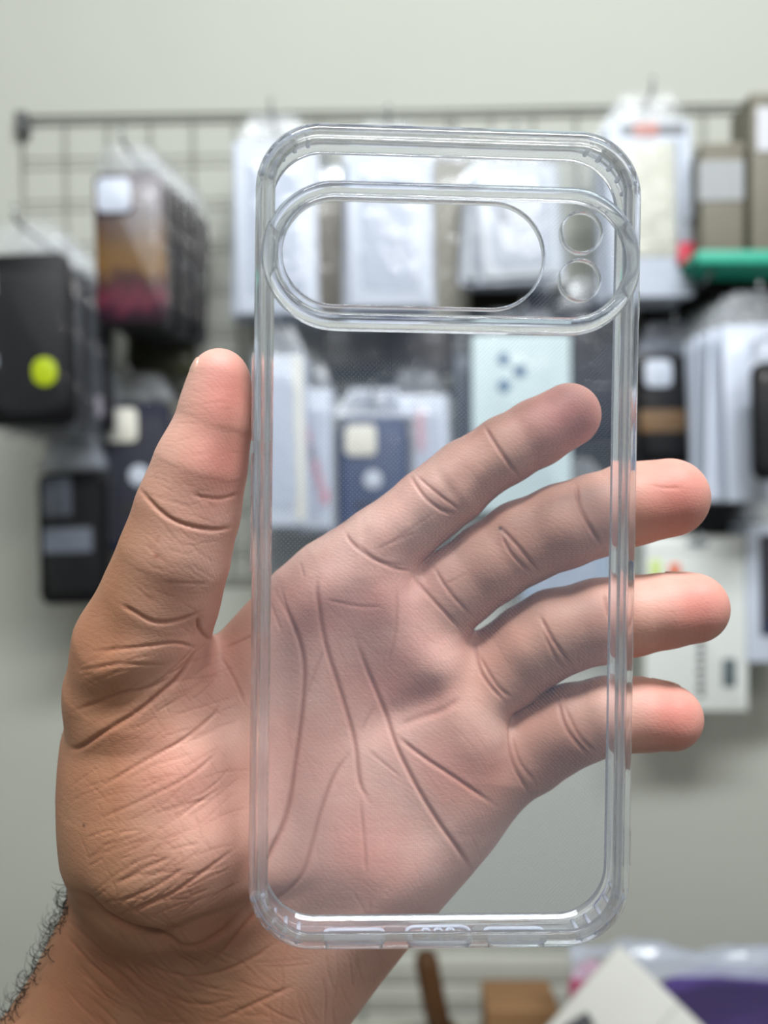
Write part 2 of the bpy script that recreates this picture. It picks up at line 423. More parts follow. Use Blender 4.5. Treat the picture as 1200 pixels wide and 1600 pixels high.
    # soft pads and hollows: px, py, half length, half width, angle, mm
    for (x, y, a, b, ang, amp) in [
        (500, 925, 70, 45, -40, 1.6), (610, 940, 60, 50, -20, 1.0), (672, 1035, 62, 45, 20, 1.7), (640, 1110, 90, 26, -28, -1.1), (745, 1145, 60, 60, 0, 2.4), (700, 1240, 90, 60, 50, 1.8),
        (575, 1090, 60, 90, 0, -2.6), (530, 1180, 45, 90, 0, -1.5), (620, 1360, 90, 90, 0, 2.2), (500, 1340, 40, 110, 8, -0.8), (440, 1110, 34, 130, 4, -2.6), (425, 1330, 26, 90, 10, -1.5),
        (450, 1460, 120, 50, -20, -2.5), (200, 1085, 90, 22, -28, -1.0), (185, 1040, 70, 26, -20, 0.8), (300, 1200, 90, 50, -40, 1.6), (310, 1330, 70, 50, -20, 1.2), (330, 1450, 120, 22, -20, -2.5), (225, 1470, 90, 18, 28, -2.2), (130, 1430, 50, 26, 60, -2.0),
        (720, 750, 18, 60, 35, -0.5), (615, 835, 60, 30, -35, 0.8), (700, 760, 10, 40, -35, -0.4), (760, 725, 38, 34, -30, 0.9), (850, 668, 46, 36, -30, 0.7),
        (755, 880, 50, 40, -35, 0.9), (870, 825, 40, 40, -20, 1.1), (1000, 780, 60, 40, -12, 0.8), (815, 1015, 42, 40, -35, 1.0), (905, 975, 36, 42, -15, 1.0), (1030, 955, 60, 36, -8, 0.8),
        (850, 1150, 40, 40, -30, 1.0), (935, 1118, 30, 38, -8, 0.8), (1020, 1118, 46, 34, 0, 0.6),
        (310, 735, 60, 30, 90, 0.8), (285, 870, 50, 50, 0, 0.9), (335, 650, 50, 30, 90, 0.6), (310, 985, 40, 22, -10, -0.8)]:
        c, s_ = math.cos(R(ang)), math.sin(R(ang))
        dx, dy = U - x, T - y; ra = dx * c + dy * s_; rb = -dx * s_ + dy * c
        disp += amp * np.exp(-(ra / a) ** 2 - (rb / b) ** 2) * front
    lines = [  # sigma px, depth mm, tint, points
        (4.0, .75, .8, [(498, 905), (498, 935), (508, 1005), (535, 1098), (554, 1168), (562, 1226), (578, 1253)]),
        (4.0, .85, .9, [(554, 997), (574, 1051), (601, 1117), (620, 1168), (651, 1226), (682, 1276), (721, 1334), (735, 1358)]),
        (3.6, .7, .8, [(620, 1152), (659, 1179), (709, 1210), (772, 1256)]),
        (4.2, .9, .9, [(430, 923), (457, 974), (473, 1028), (473, 1090), (461, 1187), (446, 1284), (419, 1354), (395, 1420)]),
        (3.6, .6, .7, [(554, 1171), (523, 1214), (500, 1272), (477, 1354), (457, 1388), (400, 1442), (350, 1492), (300, 1530)]),
        (3.0, .35, .5, [(562, 1245), (570, 1322), (572, 1360)]),
        (3.0, .3, .4, [(617, 916), (618, 981), (605, 1043)]),
        (2.8, .25, .35, [(508, 935), (562, 947), (597, 947)]),
        (6, .5, .3, [(722, 1088), (690, 1110), (651, 1125), (622, 1140)]),
        (2.8, .25, .4, [(506, 1012), (477, 1090)]), (2.8, .25, .4, [(585, 1109), (562, 1152)]), (2.8, .25, .4, [(574, 1175), (628, 1214)]),
        (2.8, .3, .4, [(440, 920), (452, 960), (470, 1000)]), (2.6, .25, .35, [(420, 935), (440, 990)]), (2.6, .22, .3, [(470, 880), (478, 905)]),
        (3.4, .6, .6, [(540, 832), (550, 848), (574, 868), (612, 886), (645, 893)]), (2.6, .3, .4, [(560, 850), (590, 876), (640, 884)]),
        (2.5, .2, .3, [(600, 855), (680, 800)]), (2.5, .2, .3, [(585, 860), (650, 830)]),
        (3.2, .6, .7, [(638, 738), (662, 775), (690, 797), (714, 803)]), (2.8, .5, .6, [(650, 742), (684, 772), (722, 800)]),
        (3.4, .8, .6, [(757, 666), (778, 700), (812, 748)]),
        (3.0, .5, .6, [(679, 888), (701, 923), (742, 968)]), (3.6, .6, .7, [(642, 899), (675, 936), (722, 985)]), (2.2, .2, .3, [(690, 917), (730, 896)]),
        (3.4, .7, .8, [(779, 822), (809, 853), (844, 896)]), (3.0, .6, .7, [(784, 836), (800, 866), (833, 899)]),
        (3.6, .9, .7, [(899, 755), (909, 801), (942, 856)]),
        (3.4, .6, .7, [(740, 1001), (753, 1053), (787, 1094)]), (3.0, .5, .5, [(746, 1020), (775, 1068), (798, 1088)]),
        (3.4, .7, .8, [(844, 962), (865, 1001), (896, 1044)]), (3.0, .5, .6, [(848, 985), (870, 1030), (884, 1044)]),
        (3.4, .7, .7, [(943, 925), (950, 960), (975, 1010)]),
        (3.4, .6, .7, [(787, 1130), (800, 1191), (828, 1242)]), (3.0, .4, .5, [(800, 1150), (812, 1190), (838, 1225)]),
        (3.4, .7, .8, [(872, 1095), (886, 1139), (920, 1182)]), (3.0, .5, .6, [(880, 1100), (905, 1150), (932, 1176)]),
        (3.4, .7, .7, [(948, 1110), (958, 1140), (975, 1168)]),
        (2.6, .25, .4, [(1015, 760), (1040, 763), (1065, 762)]),
        (3.6, .85, .8, [(213, 758), (249, 797), (282, 817), (330, 827), (365, 824)]), (3.0, .4, .5, [(299, 772), (340, 779), (376, 771)]),
        (2.6, .3, .3, [(255, 908), (323, 911)]), (2.4, .2, .3, [(228, 850), (262, 880)]), (2.4, .2, .3, [(240, 860), (250, 836)]),
        (3.6, .7, .6, [(190, 945), (208, 955), (242, 972), (282, 969), (318, 955)]), (4, 1.0, .9, [(310, 965), (318, 990), (335, 1002)]),
        (3.0, .5, .5, [(142, 1019), (217, 1010), (272, 1005), (310, 1014)]), (2.8, .4, .4, [(120, 1048), (190, 1036), (262, 1040)]),
        (4.2, .9, .7, [(108, 1168), (125, 1168), (166, 1142), (211, 1115), (252, 1084), (283, 1056), (312, 1010)]),
        (3.2, .5, .5, [(112, 1112), (170, 1092), (232, 1078), (270, 1058)]),
        (3.0, .5, .5, [(149, 1235), (217, 1194), (272, 1163), (327, 1122), (345, 1098)]), (2.8, .35, .4, [(149, 1282), (217, 1252), (293, 1211), (340, 1170)]),
        (2.6, .3, .4, [(341, 1019), (365, 1060), (385, 1105)]), (2.6, .3, .4, [(352, 1012), (380, 1000), (410, 985)]),
        (3.2, .5, .5, [(176, 1383), (235, 1352), (265, 1338)]), (3.2, .5, .5, [(180, 1412), (240, 1386), (290, 1352)]), (3.4, .6, .6, [(200, 1432), (232, 1412), (272, 1393), (317, 1359), (365, 1325)]),
        (4.6, 1.3, .8, [(112, 1395), (131, 1405), (159, 1436), (210, 1466), (259, 1481), (300, 1487), (355, 1464), (392, 1428)]),
        (3.2, .5, .5, [(115, 1437), (175, 1490), (227, 1539), (304, 1570), (380, 1560)]), (3.0, .4, .5, [(100, 1460), (150, 1515), (220, 1575)]), (3.0, .4, .5, [(150, 1455), (220, 1505), (300, 1530), (380, 1510), (440, 1475)]),
        (3.0, .4, .5, [(95, 1430), (140, 1475), (190, 1512), (260, 1550)]), (3.6, .5, .4, [(330, 1600), (400, 1568), (460, 1540)]),
    ]
    rg = random.Random(3)
    def rand_lines(n, x0, x1, y0, y1, ang, da, L, sig, dep, tin):
        for _ in range(n):
            x, y = rg.uniform(x0, x1), rg.uniform(y0, y1); a = R(ang + rg.uniform(-da, da)); l = L * rg.uniform(.5, 1.3); k = rg.uniform(-.5, .5)
            pts = []
            for i in range(4):
                pts.append((x, y)); x += math.cos(a) * l / 3; y += math.sin(a) * l / 3; a += k * .35
            lines.append((sig * .9, dep * rg.uniform(.35, .95), tin, pts))
    rand_lines(70, 105, 330, 1030, 1300, -28, 14, 80, 2.0, .22, .25)
    rand_lines(60, 105, 330, 1040, 1400, 55, 18, 60, 1.8, .16, .16)
    rand_lines(60, 120, 330, 1310, 1450, -25, 14, 60, 2.2, .32, .3)
    rand_lines(60, 100, 250, 1400, 1600, 42, 10, 110, 2.2, .34, .3)
    rand_lines(40, 180, 400, 1480, 1600, 20, 22, 80, 2.2, .28, .28)
    rand_lines(40, 190, 300, 740, 980, 30, 20, 40, 1.8, .14, .15)
    rand_lines(30, 270, 370, 600, 950, -5, 12, 40, 1.8, .12, .12)
    rand_lines(40, 430, 760, 900, 1400, 60, 30, 70, 2.0, .10, .14)
    rand_lines(30, 400, 600, 1380, 1600, 80, 20, 90, 2.2, .18, .2)
    tint = np.zeros(len(V))
    fi = np.where(front > 0.02)[0]
    fi = fi[np.argsort(U[fi])]; us = U[fi]
    for (sg_, dep, tn, pts) in lines:
        pts = np.array(pts, float); m = sg_ * 3.2
        # gently curved resampling (Catmull-Rom)
        if len(pts) > 2:
            q = np.vstack([2 * pts[0] - pts[1], pts, 2 * pts[-1] - pts[-2]]); out = []
            for i in range(1, len(q) - 2):
                for t in np.linspace(0, 1, 5)[:-1]:
                    out.append(0.5 * (2 * q[i] + (q[i + 1] - q[i - 1]) * t + (2 * q[i - 1] - 5 * q[i] + 4 * q[i + 1] - q[i + 2]) * t * t + (-q[i - 1] + 3 * q[i] - 3 * q[i + 1] + q[i + 2]) * t ** 3))
            out.append(pts[-1]); pts = np.array(out)
        a, b = np.searchsorted(us, [pts[:, 0].min() - m, pts[:, 0].max() + m])
        ii = fi[a:b]; ii = ii[(T[ii] > pts[:, 1].min() - m) & (T[ii] < pts[:, 1].max() + m)]
        if not len(ii): continue
        best = np.full(len(ii), 1e9); arc = np.zeros(len(ii)); ns = len(pts) - 1
        for i in range(ns):
            e = pts[i + 1] - pts[i]; t = np.clip(((U[ii] - pts[i][0]) * e[0] + (T[ii] - pts[i][1]) * e[1]) / (e @ e + 1e-9), 0, 1)
            d = (U[ii] - pts[i][0] - t * e[0]) ** 2 + (T[ii] - pts[i][1] - t * e[1]) ** 2
            mk = d < best; best[mk] = d[mk]; arc[mk] = ((i + t) / ns)[mk]
        taper = np.clip(np.minimum(arc, 1 - arc) * 6, 0.15, 1)
        gss = np.exp(-best / sg_ ** 2) * taper
        dep *= .58; gss = np.exp(-best / (sg_ * .82) ** 2) * taper
        disp[ii] -= dep * gss * front[ii]
        disp[ii] += 0.06 * dep * np.exp(-best / (sg_ * 2.6) ** 2) * taper * front[ii]
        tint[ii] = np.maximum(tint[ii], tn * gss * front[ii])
    disp = np.clip(disp, -4, 4)
    V2 = V + N * disp[:, None]
    # skin colour
    def g(x, y, a, b, ang=0):
        c, s_ = math.cos(R(ang)), math.sin(R(ang)); dx, dy = U - x, T - y
        return np.exp(-((dx * c + dy * s_) / a) ** 2 - ((-dx * s_ + dy * c) / b) ** 2)
    L = lambda r, g_, b_: np.array(srgb(r, g_, b_)[:3])
    palmc, tanc, pinkc, deep, pale = L(214, 172, 158), L(172, 126, 98), L(196, 128, 118), L(150, 90, 70), L(230, 192, 178)
    col = np.tile(palmc, (len(V), 1))
    def mixc(c, w): 
        nonlocal col
        w = np.clip(w, 0, 1)[:, None]; col = col * (1 - w) + c * w
    tanw = np.clip((330 - U) / 150, 0, 1) * np.clip((T - 640) / 160, 0.15, 1)
    tanw = np.maximum(tanw, np.clip((T - 1420) / 160, 0, 1) * np.clip((560 - U) / 200, 0, .9))
    tanw = np.maximum(tanw, .55 * np.clip((U - 640) / 120, 0, 1) * np.clip((1000 - U) / 80, 0, 1) * np.clip((1300 - T) / 60, 0, 1))
    mixc(tanc, tanw)
    mixc(pinkc, .95 * np.maximum.reduce([g(1065, 775, 62, 70), g(1095, 950, 62, 60), g(1055, 1120, 62, 60), .9 * g(888, 650, 70, 60), g(350, 610, 45, 75), .8 * g(350, 720, 60, 70)]))
    mixc(pinkc, .5 * np.maximum.reduce([g(560, 950, 110, 60), g(630, 1080, 90, 45), .8 * g(720, 1190, 80, 60), .6 * g(330, 1060, 60, 60), .6 * g(300, 1220, 90, 70), .6 * g(560, 1330, 80, 80), g(655, 1020, 70, 45)]))
    mixc(pale, .5 * np.maximum.reduce([g(505, 880, 60, 40), g(690, 1030, 45, 35), g(760, 1130, 45, 45), g(600, 830, 60, 35)]))
    mixc(L(146, 106, 80), .85 * np.clip((T - 1290) / 170, 0, 1) * np.clip((620 - U) / 260, 0, 1))  # browner wrist skin, darkened further for the shade under the thenar
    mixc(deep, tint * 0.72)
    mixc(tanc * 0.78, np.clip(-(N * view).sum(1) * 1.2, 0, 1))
    mixc(np.array([0.03, 0.02, 0.02]), np.maximum(g(782, 826, 3, 3), .9 * g(131, 1290, 2.4, 2.4)) * front)
    mixc(L(140, 80, 60), .8 * g(245, 869, 4, 3) * front)
    # world coordinates in metres
    co = np.stack([V2[:, 0], V2[:, 1], -V2[:, 2]], 1) * 0.001
    base = np.array([-0.04, 0.2, -0.16])
    co -= base
    Q = Q[:, ::-1]
    me = bpy.data.meshes.new('hand')
    me.vertices.add(len(co)); me.vertices.foreach_set('co', co.astype(np.float32).ravel())
    me.loops.add(Q.size); me.loops.foreach_set('vertex_index', Q.astype(np.int32).ravel())
    me.polygons.add(len(Q)); me.polygons.foreach_set('loop_start', np.arange(0, Q.size, 4, dtype=np.int32))
    me.update(calc_edges=True); me.validate()
    me.polygons.foreach_set('use_smooth', np.ones(len(Q), bool))
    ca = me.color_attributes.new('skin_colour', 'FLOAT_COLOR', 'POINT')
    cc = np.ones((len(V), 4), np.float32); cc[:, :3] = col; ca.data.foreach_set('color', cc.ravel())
    # check facing
    me.update()
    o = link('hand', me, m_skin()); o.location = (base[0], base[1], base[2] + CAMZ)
    vol = 0.0
    pn = np.zeros(len(Q) * 3, np.float32); me.polygons.foreach_get('normal', pn); pn = pn.reshape(-1, 3)
    nn = N[Q[:, 0]]; nn = np.stack([nn[:, 0], nn[:, 1], -nn[:, 2]], 1)
    if (pn * nn).sum() < 0: me.flip_normals()
    print('hand verts', len(co), 'quads', len(Q))
    return o, chains, base
hand, HCH, HB = build_hand()
tag(hand, 'person\'s left hand, palm open to the camera, thumb and bare wrist holding the clear case', 'hand')
HL = Vector((HB[0], HB[1], HB[2] + CAMZ))
def HP(px, py, Dmm): return P(px, py, Dmm * MM) - HL
# fingernails (thumb nail seen edge on at its left; the others face away)
NAIL = plain('fingernail', (214, 170, 152), 0.25, 0.04, 80, coat=.3)
def nail(tip, prev, side, wd, ln):
    A = HP(*tip[:2], tip[3]); Bp = HP(*prev[:2], prev[3]); ax = (A - Bp).normalized(); r = tip[2] * tip[3] / FPX * MM
    side = Vector(side); side = (side - ax * side.dot(ax)).normalized(); cr = ax.cross(side)
    bm = bmesh.new(); g = []
    for lay in (0, 1):
        G = []
        for i in range(9):
            row = []
            t = i / 8
            for j in range(9):
                s = (j / 8 - .5) * 2; wa = wd * (1 - .35 * max(0, t - .75) * 4 * s * s)
                a = s * wa; rr = r * (1.17 - .11 * t) - lay * 0.0005
                al = (-.5 + t * ln) * r
                fall = (1 - math.sqrt(1 - min(.9, max(0.0, al / r)) ** 2)) * .8
                row.append(bm.verts.new(A + ax * al * 0.98 + (side * math.cos(a) + cr * math.sin(a)) * rr * (1 - fall)))
            G.append(row)
        g.append(G)
        for i in range(8):
            for j in range(8): bm.faces.new((G[i][j], G[i + 1][j], G[i + 1][j + 1], G[i][j + 1]))
    G, H = g
    for i in range(8):
        for a_, b_ in ((G[i][0], G[i + 1][0]),): bm.faces.new((a_, b_, H[i + 1][0], H[i][0]))
        bm.faces.new((G[i][8], G[i + 1][8], H[i + 1][8], H[i][8])); bm.faces.new((G[8][i], G[8][i + 1], H[8][i + 1], H[8][i])); bm.faces.new((G[0][i], G[0][i + 1], H[0][i + 1], H[0][i]))
    link('fingernail', tomesh(bm, 'fingernail'), NAIL, hand)
nail(HCH['thumb'][0], HCH['thumb'][2], (-1, -.25, 0.1), .62, 1.05)
for k in ('index', 'middle', 'ring', 'little'): nail(HCH[k][-1], HCH[k][-2], (0, 1, 0.35), .8, 1.1)
# dark curly hairs along the forearm edge
bm = bmesh.new(); rg = random.Random(11)
edge = [(104, 1345), (110, 1385), (98, 1427), (78, 1468), (48, 1524), (14, 1578), (-40, 1640)]
for i in range(300):
    t = rg.random() ** .9 * (len(edge) - 1.001); k = int(t); f = t - k
    ex = edge[k][0] * (1 - f) + edge[k + 1][0] * f; ey = edge[k][1] * (1 - f) + edge[k + 1][1] * f
    D = 199 + rg.uniform(-6, 8)
    p = HP(ex + rg.uniform(2, 12), ey + rg.uniform(-4, 4), D)
    a = math.pi - R(rg.uniform(-80, 10)); ph = rg.uniform(-.5, .5)
    L = rg.uniform(3, 9.5) * MM * (0.35 + .65 * min(1, t / 1.6)); cur = rg.choice((-1, 1)) * rg.uniform(1.5, 6.5); n = 12
    pts = []
    for j in range(n):
        pts.append(p.copy()); p = p + Vector((math.cos(a), ph * .5, math.sin(a))) * (L / n); a += cur / n + rg.uniform(-.15, .15)
    tube(bm, pts, lambda s: (0.085 * (1 - s) + 0.03) * MM, 4)
for (x, y) in ((101, 1165), (104, 1245), (101, 1180), (106, 1330)):
    p = HP(x + 3, y, 198); a = R(110 + rg.uniform(-20, 20)); pts = []
    for j in range(8):
        pts.append(p.copy()); p = p + Vector((math.cos(a), 0, math.sin(a))) * 0.5 * MM; a += .12
    tube(bm, pts, 0.03 * MM, 4)
tag(link('arm_hair', tomesh(bm, 'arm_hair'), plain('dark_hair', (28, 24, 24), .4), hand), 'dark curly hairs', kind='stuff')

# ------------------------------------------------------------------ the clear phone case
CD = 0.163
case = empty('phone_case', P(698, 845, CD))
case.rotation_euler = (Matrix.Rotation(R(2.4), 3, 'Z') @ Matrix.Rotation(R(0.8), 3, 'X') @ Matrix.Rotation(R(0.7), 3, 'Y')).to_euler()
tag(case, 'clear see-through phone case with a wide pill-shaped camera cutout, held in the hand', 'phone case')
CLR = m_clear(); CLRH = m_clear('frosted_tpu', 0.32); PAN = m_panel()  # second clear plastic is whitened to paint brighter highlights on moulded details
HWc, HHc, RC = 39.8 * MM, 84.8 * MM, 13.5 * MM
def sc(pr): return [(a * MM, b * MM) for a, b in pr]
out_c = densify(rrect(HWc, HHc, RC, 20), 2.5 * MM)
wall_prof = sc([(4.2, 0.05), (3.0, 0.0), (1.9, 0.15), (1.0, 0.6), (0.35, 1.4), (0.05, 2.4), (0, 3.4), (0, 8.0), (0.1, 9.4), (0.0, 10.2), (0.25, 10.9), (0.8, 11.2), (1.6, 11.2), (2.5, 11.0), (2.8, 10.6), (2.6, 10.2), (1.9, 9.7), (1.55, 9.0), (1.5, 4.0), (1.7, 2.6), (2.3, 1.6), (3.2, 1.15), (4.2, 1.1)])
bm = sweep(out_c, wall_prof)
frame_me = tomesh(bm, 'bumper_frame')
# real slots and port cut through the bottom wall
def cutter(x0, x1, t0, t1):
    bmc = bmesh.new(); z0 = -HHc
    o = rrect((x1 - x0) / 2 * MM, (t1 - t0) / 2 * MM, (t1 - t0) / 2 * MM * .98, 6)
    cx, ct = (x0 + x1) / 2 * MM, (t0 + t1) / 2 * MM
    A = [bmc.verts.new((cx + p[0], ct + p[1], z0 - 2 * MM)) for p, _ in o]; Bq = [bmc.verts.new((cx + p[0], ct + p[1], z0 + 4 * MM)) for p, _ in o]
    N_ = len(o)
    for i in range(N_): bmc.faces.new((A[i], A[(i + 1) % N_], Bq[(i + 1) % N_], Bq[i]))
    bmc.faces.new(A); bmc.faces.new(Bq)
    return tomesh(bmc, 'slot', False)
fr = link('bumper_frame', frame_me, CLR, case)
slots = [(-23.8, -11.8, 4.0, 6.6), (10.2, 22.2, 4.0, 6.6), (-6.5, 6.5, 3.2, 7.6)]
tmp = []
for s in slots:
    c = link('slot', cutter(*s)); c.parent = case; tmp.append(c)
    md = fr.modifiers.new('b', 'BOOLEAN'); md.operation = 'DIFFERENCE'; md.object = c; md.solver = 'EXACT'
dg = bpy.context.evaluated_depsgraph_get()
new = bpy.data.meshes.new_from_object(fr.evaluated_get(dg))
fr.modifiers.clear(); fr.data = new
for c in tmp: bpy.data.objects.remove(c)
for p in fr.data.polygons: p.use_smooth = True
# panels
ZC = 57.5
def pill(cx, cz, hw, hh, inset=0, n=16): return densify(rrect((hw - inset) * MM, (hh - inset) * MM, (hh - inset) * MM * .998, n, cx * MM, cz * MM), 2.5 * MM)
def circ(cx, cz, r): return rrect(r * MM, r * MM, r * MM * .999, 10, cx * MM, cz * MM)
ring_o = (.5, ZC, 37.9, 14.3)
hole_o = (-7.6, ZC + .4, 26.5, 10.6); f1 = (26.7, ZC + 5.7, 4.0); f2 = (26.5, ZC - 4.0, 4.0)
inner_out = densify(rrect(HWc - 4.1 * MM, HHc - 4.1 * MM, RC - 4.1 * MM, 16), 3 * MM)
link('back_panel', tomesh(fill2d([inner_out, pill(*ring_o, inset=1.2)], 0.1 * MM, 1.1 * MM), 'back_panel', False), PAN, case)
link('camera_panel', tomesh(fill2d([pill(*ring_o, inset=1.3), pill(*hole_o), circ(*f1), circ(*f2)], -0.3 * MM, 0.7 * MM), 'camera_panel', False), PAN, case)
link('camera_frame', tomesh(sweep(pill(*ring_o), sc([(-.9, .9), (-.6, .1), (-.2, -.9), (.25, -1.9), (.8, -2.35), (1.5, -2.4), (2.1, -2.1), (2.35, -1.4), (2.3, -.5), (2.6, .3), (2.3, .9), (.8, 1.2)])), 'camera_frame'), CLR, case)
for nm, o in (('camera_hole_rim', pill(*hole_o)), ('flash_hole_rim', circ(*f1)), ('flash_hole_rim', circ(*f2))):
    link(nm, tomesh(sweep(o, sc([(-.45, -.3), (-.25, -.5), (0, -.5), (.12, -.3), (.12, .7), (0, .9), (-.3, .95), (-.45, .75)])), nm), CLR, case)
# rubbery corner cushions: ribs on the inner wall of each corner
for sx in (-1, 1):
    for sz in (-1, 1):
        for k in range(5):
            a = R(16 + k * 14.5)
            bm = bmesh.new()
            c = Vector((sx * (HWc - RC), 0, sz * (HHc - RC)))
            d = Vector((sx * math.cos(a), 0, sz * math.sin(a)))
            r0 = RC - 1.55 * MM
            tube(bm, [c + d * r0 + Vector((0, 3.2 * MM, 0)), c + d * (r0 - .1 * MM) + Vector((0, 5.5 * MM, 0)), c + d * r0 + Vector((0, 8.6 * MM, 0))], .5 * MM, 8)
            link('corner_rib', tomesh(bm, 'corner_rib'), CLRH, case)
        bm = bmesh.new(); pts = []
        for k in range(13):
            a = R(12 + k * 5.6); pts.append(Vector((sx * (HWc - RC + math.cos(a) * (RC - 1.6 * MM)), 3.3 * MM, sz * (HHc - RC + math.sin(a) * (RC - 1.6 * MM)))))
        tube(bm, pts, .3 * MM, 8); link('corner_ridge', tomesh(bm, 'corner_ridge'), CLRH, case)
# button covers on the left wall, small bumps on the right wall
def side_bump(name, s, z0, z1, h, t0=3.2, t1=7.4):
    bm = bmesh.new(); box(bm, s * HWc - .5 * MM, s * HWc + .5 * MM + s * h * MM, t0 * MM, t1 * MM, z0 * MM, z1 * MM, .45 * MM, 3)
    return link(name, tomesh(bm, name), CLR, case)
side_bump('button_cover', -1, 20, 38.2, .35); side_bump('button_cover', -1, -7, 17.5, .35)
side_bump('side_bump', 1, 46.8, 53, .35, 4, 7); side_bump('side_bump', 1, -69, -61, .4, 4, 7)
# moulded outlines round the bottom openings
for (x0, x1, t0, t1) in slots:
    o = rrect((x1 - x0 + .5) / 2 * MM, (t1 - t0 + .5) / 2 * MM, (t1 - t0) / 2 * MM, 6)
    bm = bmesh.new(); tube(bm, [((x0 + x1) / 2 * MM + p[0], (t0 + t1) / 2 * MM + p[1], -HHc + 1.45 * MM) for p, _ in o], .42 * MM, 6, closed=True)
    link('opening_lip', tomesh(bm, 'opening_lip'), CLRH, case)
for dx in (-2.6, 0, 2.6):
    bm = bmesh.new(); o = rrect(.75 * MM, 1.1 * MM, .7 * MM, 5)
    tube(bm, [(dx * MM + p[0], 5.4 * MM + p[1], -HHc + 1.7 * MM) for p, _ in o], .28 * MM, 6, closed=True)
    link('port_mark', tomesh(bm, 'port_mark'), CLRH, case)
# ------------------------------------------------------------------ wire display grid on the wall
GD = WALL_D - 0.008
WIRE = plain('dark_wire', (134, 136, 130), .5, .05, 50, metal=.3)
def wire_grid(x0, y0, x1, y1, label, rot, br):
    g0, g1 = P(x0, y0, GD), P(x1, y1, GD)
    grid = empty('wire_grid_panel', (g0.x, GD, g1.z), (0, rot, 0)); GW, GH = g1.x - g0.x, g0.z - g1.z
    tag(grid, label, 'display grid')
    bm = bmesh.new(); tube(bm, [(0, 0, 0), (0, 0, GH)], .0011, 6); vme = tomesh(bm, 'wire'); vme.materials.append(WIRE)
    bm = bmesh.new(); tube(bm, [(0, 0, 0), (GW, 0, 0)], .0011, 6); hme = tomesh(bm, 'wire'); hme.materials.append(WIRE)
    for i in range(1, int(GW / .0505) + 1):
        o = bpy.data.objects.new('wire', vme); COL.objects.link(o); o.parent = grid; o.location = (i * .0505, 0, 0)
    for i in range(1, int(GH / .0505) + 1):
        o = bpy.data.objects.new('wire', hme); COL.objects.link(o); o.parent = grid; o.location = (0, -.0022, GH - i * .0505)
    bm = bmesh.new(); tube(bm, [(0, 0, GH), (0, 0, 0), (GW, 0, 0), (GW, 0, GH)], br, 8, closed=True)
    link('border_rod', tomesh(bm, 'border_rod'), WIRE, grid)
    bm = bmesh.new(); box(bm, -.007, .007, -.006, .018, GH - .02, GH + .006, .002)
    link('corner_bracket', tomesh(bm, 'corner_bracket'), plain('bracket', (80, 82, 82)), grid)
wire_grid(42, 184, 1240, 618, 'upper dark wire grid panel with a corner bracket, on the cream wall', R(-1.0), .0026)
wire_grid(96, 655, 1240, 905, 'lower wire grid panel on the wall, behind thumb and hanging cases', 0, .0018)

# ------------------------------------------------------------------ hanging packages
FILM = plastic_film('clear_film', .015, (228, 233, 242)); FILMW = plastic_film('milky_film', .4, (206, 214, 230), .18, .8, 30)
TABM = plastic_film('tab_film', .22, (225, 230, 236), .15, 1.0, 60)
BLACK = plain('black_silicone', (11, 11, 14), .4); DARK = plain('charcoal_silicone', (26, 26, 31), .4); NAVY = plain('navy_silicone', (20, 24, 46), .5, .05)
BLUE = plain('blue_silicone', (26, 50, 92), .5, .05); CREAM = plain('cream_card', (214, 212, 200), .6); WHITE = plain('white_card', (192, 200, 214), .45, .03)
GREYC = plain('grey_card', (140, 146, 156), .5); RED = plain('red_print', (196, 40, 66), .5); OLIVE = plain('olive_card', (62, 64, 44), .6); SILV = plain('silver_print', (180, 186, 196), .3, .1, 50, metal=.5)
LIME = plain('lime_sticker', (168, 186, 10), .5, .03); TEAL = plain('teal_plastic', (40, 168, 140), .45); BROWN = plain('brown_card', (96, 70, 42), .7)
METAL = plain('chrome_hook', (150, 152, 155), .25, .05, 50, metal=.9)
def printed():
    m, nt, b = newmat('sunset_print'); sset(b, Roughness=.35)
    tc = nt.nodes.new('ShaderNodeTexCoord'); sp = nt.nodes.new('ShaderNodeSeparateXYZ'); nt.links.new(tc.outputs['Generated'], sp.inputs[0])
    nz = nt.nodes.new('ShaderNodeTexNoise'); nz.inputs['Scale'].default_value = 4.5; nz.inputs['Detail'].default_value = 3; nt.links.new(tc.outputs['Generated'], nz.inputs['Vector'])
    ad = nt.nodes.new('ShaderNodeMath'); ad.operation = 'MULTIPLY_ADD'; ad.inputs[1].default_value = .32; nt.links.new(nz.outputs['Fac'], ad.inputs[0]); nt.links.new(sp.outputs[2], ad.inputs[2])
    cr = nt.nodes.new('ShaderNodeValToRGB'); nt.links.new(ad.outputs[0], cr.inputs[0])
    e = cr.color_ramp.elements; e[0].position = .12; e[0].color = srgb(34, 24, 34); e[1].position = 1.1 if False else 1; e[1].color = srgb(74, 64, 72)
    for p, c in ((.24, (52, 28, 40)), (.33, (104, 40, 58)), (.43, (62, 34, 34)), (.52, (112, 80, 36)), (.66, (104, 76, 40)), (.78, (86, 62, 42)), (.88, (66, 54, 58))):
        x = e.new(p); x.color = srgb(*c)
    nt.links.new(cr.outputs[0], b.inputs['Base Color']); return m
PRINT = printed()
def ring_mesh(bm, r0, r1, y0, y1, cx, cz, n=28):
    V = [[bm.verts.new((cx + r * math.cos(2 * math.pi * k / n), y, cz + r * math.sin(2 * math.pi * k / n))) for k in range(n)] for r, y in ((r1, y1), (r1, y0), (r0, y0), (r0, y1))]
    for A, B_ in zip(V, V[1:] + V[:1]):
        for k in range(n): bm.faces.new((A[k], A[(k + 1) % n], B_[(k + 1) % n], B_[k]))
def part(name, bm, mat, root, smooth=True): return link(name, tomesh(bm, name, smooth), mat, root)
